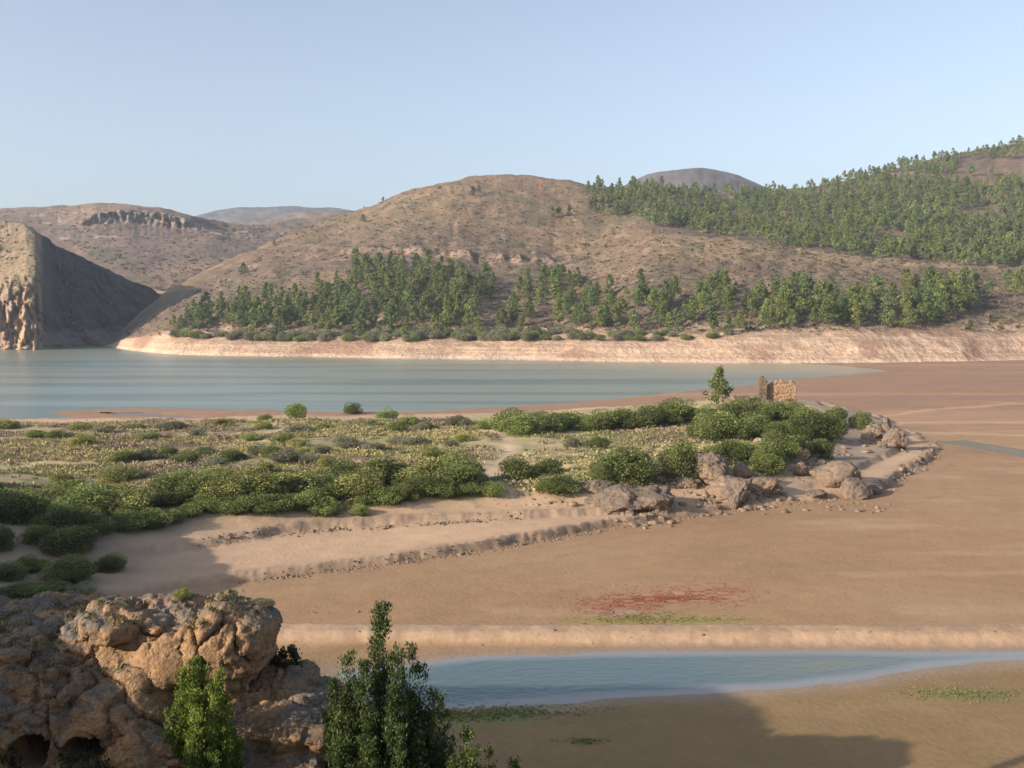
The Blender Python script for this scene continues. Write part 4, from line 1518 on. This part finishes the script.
st = along([(240, 581), (310, 573), (390, 563), (470, 552), (540, 541), (600, 531)], 420, 0.35, 0.05, 0.26, 0.2)
st += along([(600, 530), (680, 518), (740, 510), (800, 503), (868, 496)], 300, 0.45, 0.06, 0.4, 0.2)
st += along([(868, 495), (898, 481), (918, 467), (934, 455), (930, 446)], 260, 0.7, 0.12, 0.6, 0.2)
st += along([(200, 549), (262, 540), (330, 533), (400, 528), (470, 523), (520, 520)], 280, 0.4, 0.05, 0.32, 0.7)
st += along([(500, 500), (560, 497), (600, 493)], 220, 2.2, 0.1, 0.5, 1.4)
st += along([(500, 486), (540, 484), (580, 476)], 180, 2.0, 0.1, 0.45, 2.2)
st += along([(790, 470), (820, 480), (850, 470)], 140, 2.2, 0.1, 0.5, 1.0)
st += along([(272, 612), (330, 613), (372, 612)], 46, 0.08, 0.07, 0.13, 0.1)
st += along([(430, 566), (560, 572), (620, 577)], 60, 0.3, 0.03, 0.09, 0.1)
st += along([(280, 640), (600, 636), (1024, 636)], 90, 0.5, 0.03, 0.14, 0.4)
st += along([(320, 600), (800, 560), (1000, 500)], 420, 9.0, 0.02, 0.10, 0.1)
st += along([(480, 740), (760, 720), (1020, 690)], 160, 3.0, 0.015, 0.06, 0.1)
st += along([(900, 470), (1000, 440), (1100, 430)], 160, 9.0, 0.04, 0.16, 0.1)
for (cx_, cy_, n_, sp_, mx_) in ((640, 514, 60, 2.2, 0.55), (725, 499, 110, 2.6, 0.5), (760, 494, 80, 2.4, 0.45), (845, 500, 50, 2.4, 0.35), (885, 447, 80, 2.2, 0.8), (800, 468, 90, 2.4, 0.8), (690, 490, 60, 2.0, 0.6), (815, 455, 60, 3.0, 0.7)):
    qx, qy = ground_xy(cx_, cy_, 0.9)
    for _ in range(n_):
        st.append((qx + r5.normal() * sp_, qy + r5.normal() * sp_ * 0.8, 0.08 + mx_ * r5.random() ** 3))
st += [(a + 0.25 * r5.normal(), b + 0.25 * r5.normal(), 0.05 + 0.09 * r5.random()) for a, b, _ in list(st[:1660]) if r5.random() < 0.8]
sx, sy = np.array([a[0] for a in st]), np.array([a[1] for a in st])
sz = ground(sx, sy)
for (x_, y_, s_), z_ in zip(st, sz):
    n0 = len(Vs)
    add_stone(x_, y_, s_)
    Vs[-1] = Vs[-1] + [0, 0, z_ + 0.12 * s_]
o = link('rubble', mesh_np('rubble', np.concatenate(Vs), [np.concatenate(Fs)], M_RUBBLE, smooth=False))
tag(o, 'loose stones along the old shore ledges and the mud', kind='stuff')

# ------------------------------------------------------------------ the near outcrop
def remeshed(V, F_, voxel):
    me = bpy.data.meshes.new('rough')
    me.from_pydata([tuple(v) for v in V], [], [tuple(int(i) for i in f) for f in F_])
    o = bpy.data.objects.new('rough', me)
    COL.objects.link(o)
    m = o.modifiers.new('r', 'REMESH')
    m.mode = 'VOXEL'
    m.voxel_size = voxel
    dg = bpy.context.evaluated_depsgraph_get()
    ev = o.evaluated_get(dg).to_mesh()
    nv = len(ev.vertices)
    co = np.empty(nv * 3, np.float32)
    ev.vertices.foreach_get('co', co)
    nl = len(ev.loops)
    li = np.empty(nl, np.int32)
    ev.loops.foreach_get('vertex_index', li)
    tot = np.empty(len(ev.polygons), np.int32)
    ev.polygons.foreach_get('loop_total', tot)
    o.evaluated_get(dg).to_mesh_clear()
    bpy.data.objects.remove(o)
    bpy.data.meshes.remove(me)
    assert (tot == 4).all()
    return co.reshape(-1, 3).astype(float), li.reshape(-1, 4)


def vert_normals(V, Q):
    nrm = np.zeros_like(V)
    a, b, c, d = (V[Q[:, k]] for k in range(4))
    fn = np.cross(c - a, d - b)
    for k in range(4):
        np.add.at(nrm, Q[:, k], fn)
    return nrm / (np.linalg.norm(nrm, axis=1, keepdims=True) + 1e-9)


DO = 45.0


def opt(px, py, d):
    return np.array([(px - CX) / F * d, d, CAM_H - (py - HY) / F * d])


r6 = np.random.default_rng(81)
BL = [  # photo place, distance, half sizes (m)
    (118, 648, 46.0, 2.1, 2.6, 1.7), (160, 640, 46.5, 2.1, 2.8, 1.9), (190, 622, 46.0, 1.5, 2.2, 1.2), (222, 640, 46.2, 1.7, 2.4, 1.9), (246, 634, 46.2, 1.25, 1.9, 1.45),
    (255, 625, 46.2, 0.85, 1.3, 0.8), (228, 690, 46.8, 1.25, 2.2, 2.2), (205, 720, 46.6, 2.0, 2.4, 2.4), (160, 690, 47.0, 2.4, 2.2, 2.2),
    (70, 672, 45.4, 2.7, 3.2, 2.2), (25, 665, 45.0, 2.3, 3.0, 1.9), (-30, 668, 45.2, 3.0, 3.4, 2.2), (-110, 680, 45.5, 3.6, 3.4, 2.6),
    (60, 725, 44.6, 2.6, 3.0, 2.2), (5, 740, 44.2, 2.6, 3.0, 2.8), (115, 725, 44.6, 2.3, 2.6, 2.0), (150, 760, 44.2, 2.3, 2.6, 2.0), (80, 790, 44.0, 3.6, 3.0, 2.2), (-60, 770, 44.2, 4.0, 3.2, 3.2),
    (262, 728, 45.6, 1.9, 2.4, 1.6), (300, 738, 45.4, 1.55, 2.2, 1.75), (280, 780, 45.0, 2.7, 2.6, 2.0), (310, 715, 46.6, 1.3, 2.0, 1.2), (275, 700, 47.6, 1.6, 2.0, 1.3), (230, 790, 44.6, 2.6, 2.6, 2.4),
    (186, 652, 44.2, 0.62, 0.7, 0.55), (205, 640, 44.3, 0.5, 0.7, 0.45), (150, 668, 44.2, 0.7, 0.8, 0.6), (168, 676, 44.5, 0.7, 0.8, 0.9), (128, 612, 45, 1.2, 2.0, 0.45), (170, 600, 46.5, 0.9, 1.6, 0.45), (232, 606, 46.4, 0.9, 1.4, 0.4), (205, 606, 46.4, 0.8, 1.4, 0.5),
]
Vs, Fs, vo = [], [], 0
OK = 33.0 / 45.0
BL += [(20, 900, 46, 4.5, 4, 3.6), (130, 900, 46, 4.5, 4, 3.6), (240, 900, 46, 4, 3.6, 3.6), (290, 860, 46, 2.2, 3, 2.6), (-90, 900, 46, 5, 4, 4), (60, 1050, 46.5, 7, 4.5, 4), (220, 1050, 46.5, 6, 4.5, 4)]
for (px_, py_, d_, a_, b_, c_) in BL:
    d_, a_, b_, c_ = d_ * OK, a_ * OK, b_ * OK, c_ * OK
    if py_ < 700:
        px_, py_ = px_ - 9, py_ + 12
    V, f = ICO3
    V = V.copy()
    p = 5.0
    V = V / ((np.abs(V) ** p).sum(1) ** (1 / p))[:, None]
    ang = r6.normal() * 0.25
    R = np.array([[math.cos(ang), -math.sin(ang), 0], [math.sin(ang), math.cos(ang), 0], [0, 0, 1]])
    tl = r6.normal() * 0.16
    R = R @ np.array([[math.cos(tl), 0, math.sin(tl)], [0, 1, 0], [-math.sin(tl), 0, math.cos(tl)]])
    Vs.append((V * [a_, b_, c_]) @ R.T + opt(px_, py_, d_))
    Fs.append(f + vo)
    vo += len(V)
# the shaded bench that runs back from the outcrop top
for (px_, py_, d_, a_, b_, c_) in ((110, 656, 50.5, 5.0, 4.5, 1.9), (20, 655, 51, 6.0, 5.0, 2.1), (-110, 660, 51, 7.0, 5.0, 2.3), (180, 690, 50.0, 3.2, 3.6, 2.8), (60, 760, 51, 10.0, 5.0, 4.0)):
    d_, a_, b_, c_ = d_ * OK, a_ * OK, b_ * OK, c_ * OK
    V, f = ICO3
    V = V / ((np.abs(V) ** 3).sum(1) ** (1 / 3))[:, None]
    Vs.append(V * [a_, b_, c_] + opt(px_, py_, d_))
    Fs.append(f + vo)
    vo += len(V)
V, Q = remeshed(np.concatenate(Vs), np.concatenate(Fs), 0.062)
N = vert_normals(V, Q)
W = V + 0.35 * np.stack([fbm(V * 0.9, 3, s_) for s_ in (5, 6, 7)], 1)
bed = V[:, 2] + 0.12 * V[:, 0] + 0.25 * fbm(V * 0.6, 3, 411)
ca, sa = math.cos(0.5), math.sin(0.5)
WR = np.stack([W[:, 0] * ca - W[:, 1] * sa, W[:, 0] * sa + W[:, 1] * ca, W[:, 2] + 0.15 * W[:, 0]], 1)
v1, g1 = cells(WR * [0.50, 0.50, 0.42], 11, True)
v2, g2 = cells(WR * [1.3, 1.3, 1.0] + 7, 12, True)
disp = 0.40 * fbm(V * 0.42, 2, 401) + 0.55 * (v1 - 0.5) * sstep(0.0, 0.05, g1) + 0.14 * (v2 - 0.5) * sstep(0.0, 0.06, g2) - 0.16 * np.exp(-(g1 / 0.03) ** 2)
disp = disp + 0.13 * ridged(np.stack([V[:, 0] * 0.3, V[:, 1] * 0.3, bed * 1.7], 1), 2, 409)
V = V + N * disp[:, None]
N = vert_normals(V, Q)
v3, g3 = cells(V * [4.2, 4.2, 3.6] + 0.3 * fbm(V * 3.0, 2, 15)[:, None], 13, True)
top = np.clip(sstep(0.1, 0.7, N[:, 2]) + sstep(11.2, 12.2, V[:, 2]), 0, 1)
disp = 0.09 * fbm(V * 1.8, 5, 403) + 0.06 * ridged(V * 5.5, 3, 412) * sstep(-0.2, 0.4, fbm(V * 0.5, 2, 413)) + 0.10 * (v3 - 0.5) * sstep(0.0, 0.10, g3) * sstep(-0.3, 0.3, fbm(V * 0.6, 2, 414)) + top * 0.10 * ridged(V * [3.4, 3.4, 1.2], 3, 404)
V = V + N * disp[:, None]
# caves and a hollow under the nose
for (px_, py_, rx, rz, dep) in ((46, 738, 0.50, 0.52, 2.6), (97, 738, 0.58, 0.42, 2.4)):
    cpos = opt(px_, py_, 31.6)
    q = ((V[:, 0] - cpos[0]) / rx) ** 2 + ((V[:, 2] - cpos[2]) / rz) ** 2
    front = V[:, 1] < 34.5
    V[:, 1] += np.where(front, dep * np.clip(1.25 - q, 0, 1) ** 0.5 * (q < 1.25), 0)
me = mesh_np('rock_outcrop', V, [Q], M_ROCK, smooth=True)
o = link('rock_outcrop', me)
tag(o, 'rugged orange and grey limestone outcrop with two small caves in the shaded foreground', 'rock outcrop')
OUT_V = V
print('outcrop verts', len(V))

# ------------------------------------------------------------------ the ruin and its neighbours
def slab(x, y, z, w, t, h, seed, notch=0.5, voxel=0.09, mat=M_RUIN, lean=0.0):
    """ragged masonry wall"""
    nx, nz = max(3, int(w / 0.35)), max(3, int(h / 0.35))
    xs = np.linspace(-w / 2, w / 2, nx)
    topz = h - notch * (0.5 + 0.5 * fbm(np.stack([xs * 0.9 + seed, 0 * xs, 0 * xs], 1), 3, seed)) - 0.5 * notch * np.maximum(0, np.abs(xs) / (w / 2) - 0.75) * 3
    P, fcs = [], []
    for side in (-t / 2, t / 2):
        for i in range(nx):
            for j in range(nz):
                P.append((xs[i], side, -1.0 + (topz[i] + 1.0) * j / (nz - 1)))
    idx = lambda s_, i, j: s_ * nx * nz + i * nz + j
    for i in range(nx - 1):
        for j in range(nz - 1):
            fcs.append((idx(0, i, j), idx(0, i + 1, j), idx(0, i + 1, j + 1), idx(0, i, j + 1)))
            fcs.append((idx(1, i + 1, j), idx(1, i, j), idx(1, i, j + 1), idx(1, i + 1, j + 1)))
        fcs.append((idx(0, i, nz - 1), idx(0, i + 1, nz - 1), idx(1, i + 1, nz - 1), idx(1, i, nz - 1)))
        fcs.append((idx(1, i, 0), idx(1, i + 1, 0), idx(0, i + 1, 0), idx(0, i, 0)))
    for j in range(nz - 1):
        fcs.append((idx(1, 0, j), idx(0, 0, j), idx(0, 0, j + 1), idx(1, 0, j + 1)))
        fcs.append((idx(0, nx - 1, j), idx(1, nx - 1, j), idx(1, nx - 1, j + 1), idx(0, nx - 1, j + 1)))
    V, Q = remeshed(np.array(P), np.array(fcs), voxel)
    N = vert_normals(V, Q)
    vv, gg = cells((V + 0.08 * fbm(V * 2, 2, seed)[:, None]) * [1.5, 1.5, 2.6] + seed, seed, True)
    V = V + N * (0.16 * fbm(V * 0.9 + seed, 3, seed) + 0.20 * (vv - 0.5) * sstep(0, 0.1, gg) - 0.10 * np.exp(-(gg / 0.09) ** 2))[:, None]
    return mesh_np('masonry', V, [Q], mat, smooth=True)


rx, ry, rz = on_ground(781, 407)
k = ry / F
root = link('ruined_wall', None, None, (rx, ry, rz), (0, 0, math.radians(-8)))
tag(root, 'ruined red stone wall with a ragged top on the peninsula mound', 'ruin')
link('wall', slab(0, 0, 0, 29 * k, 1.1, 26 * k, 3, 2.2), root)
b = link('buttress', slab(0, 0, 0, 8 * k, 2.0, 27 * k, 8, 1.2, mat=M_POST), root, (-18.5 * k, -0.6, 0))
b['label'] = 'dark crumbling corner post'
x_, y_, z_ = on_ground(727, 410)
o = link('stone_pillar', slab(0, 0, 0, 4.5 * y_ / F, 0.8, 19 * y_ / F, 21, 0.7, 0.1, M_BOULDER), None, (x_, y_, z_))
tag(o, 'pale stub of a fallen pillar beside the dark tree near the ruin', 'pillar')
boulder(744, 411, 34, 15, 901, 'mound of fallen masonry between the pillar stub and the ruined wall', None, 0.8, 0.5)
x_, y_, z_ = on_ground(720, 411)
for cm, dx, s_, lb in ((PINES[1], 0.0, 0.60, 'dark upright tree standing just left of the ruin'),):
    for q, (ddx, ss) in enumerate(((0, 0.62),)):
        pine(x_, y_ + 1.5, z_, 0.62, lb, None, [PINES[1]], (0.75, 0.8, 0.85), 'tree')

# ------------------------------------------------------------------ near trees and tufts
def spray_tree(seed, base, tips, n_leaf, leaf, aspect, tone, warm, width=0.55, r0=0.09, twig=0.28, fill=0.15):
    """many-stemmed young tree: ascending stems with upswept twigs, each twig a plume of small leaves"""
    rng = np.random.default_rng(seed)
    base = np.array(base, float)
    tubes, P, A, B = [], [], [], []
    tot = sum(w for _, w in tips)
    for (tp, wgt) in tips:
        tp = np.array(tp, float)
        k = 12
        t = np.linspace(0, 1, k)
        bow = (tp - base) * [1, 1, 0]
        curve = base + (tp - base) * t[:, None] + bow * (0.35 * np.sin(t * math.pi) ** 1)[:, None] + np.cumsum(rng.normal(size=(k, 3)) * 0.025, 0)
        curve[:, 2] -= 0
        tubes.append(tube(curve, r0 * (1 - 0.9 * t) * (0.6 + 0.5 * wgt), 6))
        L = np.linalg.norm(tp - base)
        ntw = int(30 * wgt * L / 4)
        per = max(8, int(n_leaf * wgt / tot / ntw))
        for j in range(ntw):
            u = fill + (1 - fill) * rng.random() ** 0.8
            i = u * (k - 1)
            p = np.array([np.interp(i, np.arange(k), curve[:, c_]) for c_ in range(3)])
            a = rng.random() * 6.283
            ln = width * (1.12 - u) ** 0.75 * (0.5 + 0.7 * rng.random()) + 0.12
            dirv = np.array([math.cos(a), math.sin(a), 0.75 + 0.7 * rng.random()])
            dirv /= np.linalg.norm(dirv)
            tip = p + dirv * ln + [0, 0, 0.2 * ln]
            mid = p + dirv * ln * 0.5
            tubes.append(tube([p, mid, tip], [0.014, 0.009, 0.004], 3))
            v = rng.random((per, 1)) ** 0.7
            q = p + (tip - p) * v + rng.normal(size=(per, 3)) * (0.05 + 0.22 * twig * (1 - v))
            P.append(q)
            A.append(np.tile(dirv + [0, 0, 0.5], (per, 1)) + rng.normal(size=(per, 3)) * 0.45)
            B.append(np.full(per, 1 + 0.2 * rng.normal()))
    P, A, B = np.concatenate(P), np.concatenate(A), np.concatenate(B)
    V, f = leaf_quads(P, leaf * (0.7 + 0.6 * rng.random(len(P))), aspect, 0, axis=A, jitter=0.25, rng=rng)
    T = cloud_tone(len(P), tone, 0.18, rng, warm=warm) * np.repeat(np.clip(B, 0.6, 1.5), 4)[:, None]
    return (V, f, T), join_tubes(tubes)


def near_tree(name, label, cat, d, base_px, tips_px, seed, n_leaf, leaf, aspect, tone, warm, woodname='trunk', leafname='crown', zbase=None, **kw):
    bx, by = (base_px[0] - CX) / F * d, d
    zg = gz(bx, by) if zbase is None else zbase
    o = link(name, None, None, (bx, by, zg))
    tag(o, label, cat)
    tips = []
    for px_, py_, dd, w_ in tips_px:
        p = opt(px_, py_, d + dd) - np.array([bx, by, zg])
        tips.append((p, w_))
    parts = spray_tree(seed, (0, 0, -0.2), tips, n_leaf, leaf, aspect, tone, warm, **kw)
    cm, tm = proto_mesh(name, parts, M_NEAR, M_TWIG)
    link(leafname, cm, o)
    link(woodname, tm, o)
    return o


near_tree('young_tree', 'tall dark green young tree with a spiky leader in front of the pond', 'tree', 32.0, (385, 800),
          [(379, 606, 0, 1.3), (374, 640, 0.5, 1.0), (392, 652, -0.4, 1.0), (411, 648, 0.2, 1.0), (418, 668, 0.4, .9), (438, 702, 0, .9), (430, 720, .3, .7), (346, 664, 0.2, 1.0), (336, 684, -0.3, .9), (330, 715, 0.2, .9), (342, 735, -.7, .9),
           (362, 672, -0.5, 1.0), (400, 690, -.6, .9), (366, 720, -.9, .9), (395, 730, -.9, .9), (415, 740, -.6, .8), (350, 760, -.9, .8), (355, 700, 0.9, 1), (400, 680, 0.9, 1), (378, 690, 0, 1), (340, 700, .2, .9), (352, 715, -.5, .9), (372, 745, -1, .9), (388, 715, -.8, 1), (410, 700, .2, 1), (384, 655, .2, 1), (426, 690, .1, .8), (440, 712, .2, .6), (362, 690, .3, 1), (345, 745, .2, .9), (420, 755, -.2, .8)],
          91, 120000, 0.040, 2.6, (0.052, 0.080, 0.030), (0.14, 0.18, 0.05), width=0.78, r0=0.04, twig=0.42)
near_tree('upright_bush', 'bright yellow green upright bush growing against the outcrop foot', 'bush', 31.0, (203, 800),
          [(196, 662, 0, 1.2), (206, 668, .3, 1), (184, 676, 0, 1), (216, 676, 0, 1), (178, 694, .2, 1), (224, 690, .2, 1), (172, 712, 0, .9), (229, 712, 0, .9), (190, 690, -.5, 1), (208, 694, -.5, 1), (176, 735, -.3, .9), (222, 738, -.4, .9), (200, 715, -.7, 1), (186, 745, -.7, .9), (212, 750, -.7, .9), (168, 755, 0, .8), (236, 745, 0, .8)],
          92, 50000, 0.038, 2.6, (0.125, 0.18, 0.032), (0.26, 0.32, 0.065), width=0.32, r0=0.035)
near_tree('broadleaf_bush', 'low leafy bush at the right foot of the spiky young tree', 'bush', 32.0, (462, 800),
          [(450, 745, 0, 1), (466, 736, 0, 1), (478, 742, .2, 1), (490, 752, 0, 1), (436, 748, .3, 1), (470, 755, -.4, 1), (455, 760, -.4, 1), (498, 764, 0, .7), (428, 740, .4, .8), (510, 766, 0.3, .5)],
          93, 22000, 0.05, 1.8, (0.085, 0.12, 0.03), (0.17, 0.20, 0.05), width=0.38, r0=0.03)
near_tree('dark_bush', 'small dark twiggy bush on the shelf beside the outcrop nose', 'bush', 35.2, (283, 676),
          [(272, 656, 0, 1), (280, 650, 0, 1), (289, 651, .1, 1), (296, 657, 0, 1), (284, 660, -.2, 1), (276, 664, -.1, .8), (293, 664, -.1, .8)],
          94, 3000, 0.06, 1.5, (0.055, 0.06, 0.03), (0.10, 0.10, 0.045), width=0.2, r0=0.03, zbase=CAM_H - (676 - HY) / F * 35.2)
near_tree('dark_bush', 'dark leafy bush in the shaded corner below the caves', 'bush', 30.2, (95, 800),
          [(70, 758, 0, 1), (85, 752, 0, 1), (100, 756, .1, 1), (112, 762, 0, 1), (90, 765, -.3, 1)],
          95, 4000, 0.065, 1.4, (0.045, 0.055, 0.025), (0.08, 0.09, 0.035), width=0.33, r0=0.03)
near_tree('dark_bush', 'dark bush at the bottom left corner of the outcrop', 'bush', 30.2, (0, 800),
          [(-12, 740, 0, 1), (2, 744, 0, 1), (12, 752, .1, 1), (-4, 756, 0, 1)],
          96, 3500, 0.065, 1.4, (0.045, 0.055, 0.025), (0.08, 0.09, 0.035), width=0.4, r0=0.03)

# grass and small growth rooted on top of the outcrop
up = vert_normals(OUT_V, Q)[:, 2] > 0.75
cand = OUT_V[up & (OUT_V[:, 2] > 10.2)]
pick = cand[r6.integers(len(cand), size=1100)]
den = n2(pick[:, 0], pick[:, 1], 1.6, octv=3, seed=97)
pick = pick[den > 0.02]
cl = np.array([[0.26, 0.21, 0.10], [0.12, 0.13, 0.05], [0.19, 0.16, 0.08], [0.16, 0.12, 0.08]])[r6.integers(4, size=len(pick))]
tufts('grass', pick, 0.14 + 0.24 * r6.random(len(pick)) ** 2, cl, 34, M_DRY, 'dry grass tufts rooted on the outcrop top', up=2.2, aspect=3.0, leafk=0.15)
for i, (px_, py_, d_, w_, h_, lb) in enumerate(((182, 592, 34.0, 0.6, 0.38, 'small olive bush on the highest point of the outcrop'), (118, 606, 33.2, 0.7, 0.30, 'low bush on the left lip of the outcrop top'), (262, 606, 34.3, 0.9, 0.35, 'sparse twiggy bush on the crown of the outcrop nose'))):
    m = np.argmin(((OUT_V - opt(px_, py_, d_)) ** 2).sum(1))
    x_, y_, z_ = OUT_V[m]
    shrub(x_, y_, z_ - 0.05, w_, h_, (S_YEL, S_GREY, S_GREY)[i], lb)

# ------------------------------------------------------------------ air
import bmesh
bm = bmesh.new()
bmesh.ops.create_cube(bm, size=1.0)
for v in bm.verts:
    v.co = (v.co.x * 11600, v.co.y * 11600, -8.0 + (v.co.z + 0.5) * 358)
me = bpy.data.meshes.new('haze')
bm.to_mesh(me)
bm.free()
m, nt, Nn = new_mat('haze_air')
out = Nn('ShaderNodeOutputMaterial')
pv = Nn('ShaderNodeVolumePrincipled')
pv.inputs['Color'].default_value = (0.72, 0.84, 1.0, 1)
pv.inputs['Density'].default_value = 0.00014
pv.inputs['Anisotropy'].default_value = 0.25
nt.links.new(pv.outputs[0], out.inputs['Volume'])
me.materials.append(m)
tag(link('haze', me), 'thin pale valley haze', kind='stuff')

# ------------------------------------------------------------------ light, sky, camera
w = bpy.data.worlds.new('World')
SC.world = w
w.use_nodes = True
nt = w.node_tree
nt.nodes.clear()
sky = nt.nodes.new('ShaderNodeTexSky')
sky.sky_type = 'NISHITA'
sky.sun_disc = False
sky.sun_elevation = SUN_EL
sky.sun_rotation = math.atan2(-TRAVEL[0], -TRAVEL[1])
sky.altitude = 700
sky.air_density = 1.0
sky.dust_density = 4.0
sky.ozone_density = 2.2
bg = nt.nodes.new('ShaderNodeBackground')
bg.inputs['Strength'].default_value = 0.122
wo = nt.nodes.new('ShaderNodeOutputWorld')
hsv = nt.nodes.new('ShaderNodeHueSaturation')
hsv.inputs['Saturation'].default_value = 0.68
nt.links.new(sky.outputs[0], hsv.inputs['Color'])
nt.links.new(hsv.outputs[0], bg.inputs[0])
nt.links.new(bg.outputs[0], wo.inputs[0])

sl = bpy.data.lights.new('sun', 'SUN')
sl.energy = 4.2
sl.angle = math.radians(0.55)
sl.color = (1.0, 0.86, 0.70)
so = bpy.data.objects.new('sun', sl)
COL.objects.link(so)
dv = Vector((TRAVEL[0] * math.cos(SUN_EL), TRAVEL[1] * math.cos(SUN_EL), -math.sin(SUN_EL)))
so.rotation_euler = dv.to_track_quat('-Z', 'Y').to_euler()

cd = bpy.data.cameras.new('camera')
cd.sensor_width = 36.0
cd.lens = 36.0 * F / 1024.0
cd.shift_y = -(384.0 - HY) / 1024.0
cd.clip_start = 0.1
cd.clip_end = 40000
co = bpy.data.objects.new('camera', cd)
COL.objects.link(co)
co.location = (0, 0, CAM_H)
co.rotation_euler = (math.radians(90), 0, 0)
SC.camera = co

SC.view_settings.view_transform = 'Standard'
SC.view_settings.look = 'None'
SC.view_settings.exposure = 0.95
SC.view_settings.gamma = 1.0
SC.view_settings.use_curve_mapping = False
SC.cycles.use_denoising = True
SC.cycles.max_bounces = 5
SC.cycles.diffuse_bounces = 2
SC.cycles.volume_bounces = 0
SC.cycles.transparent_max_bounces = 6
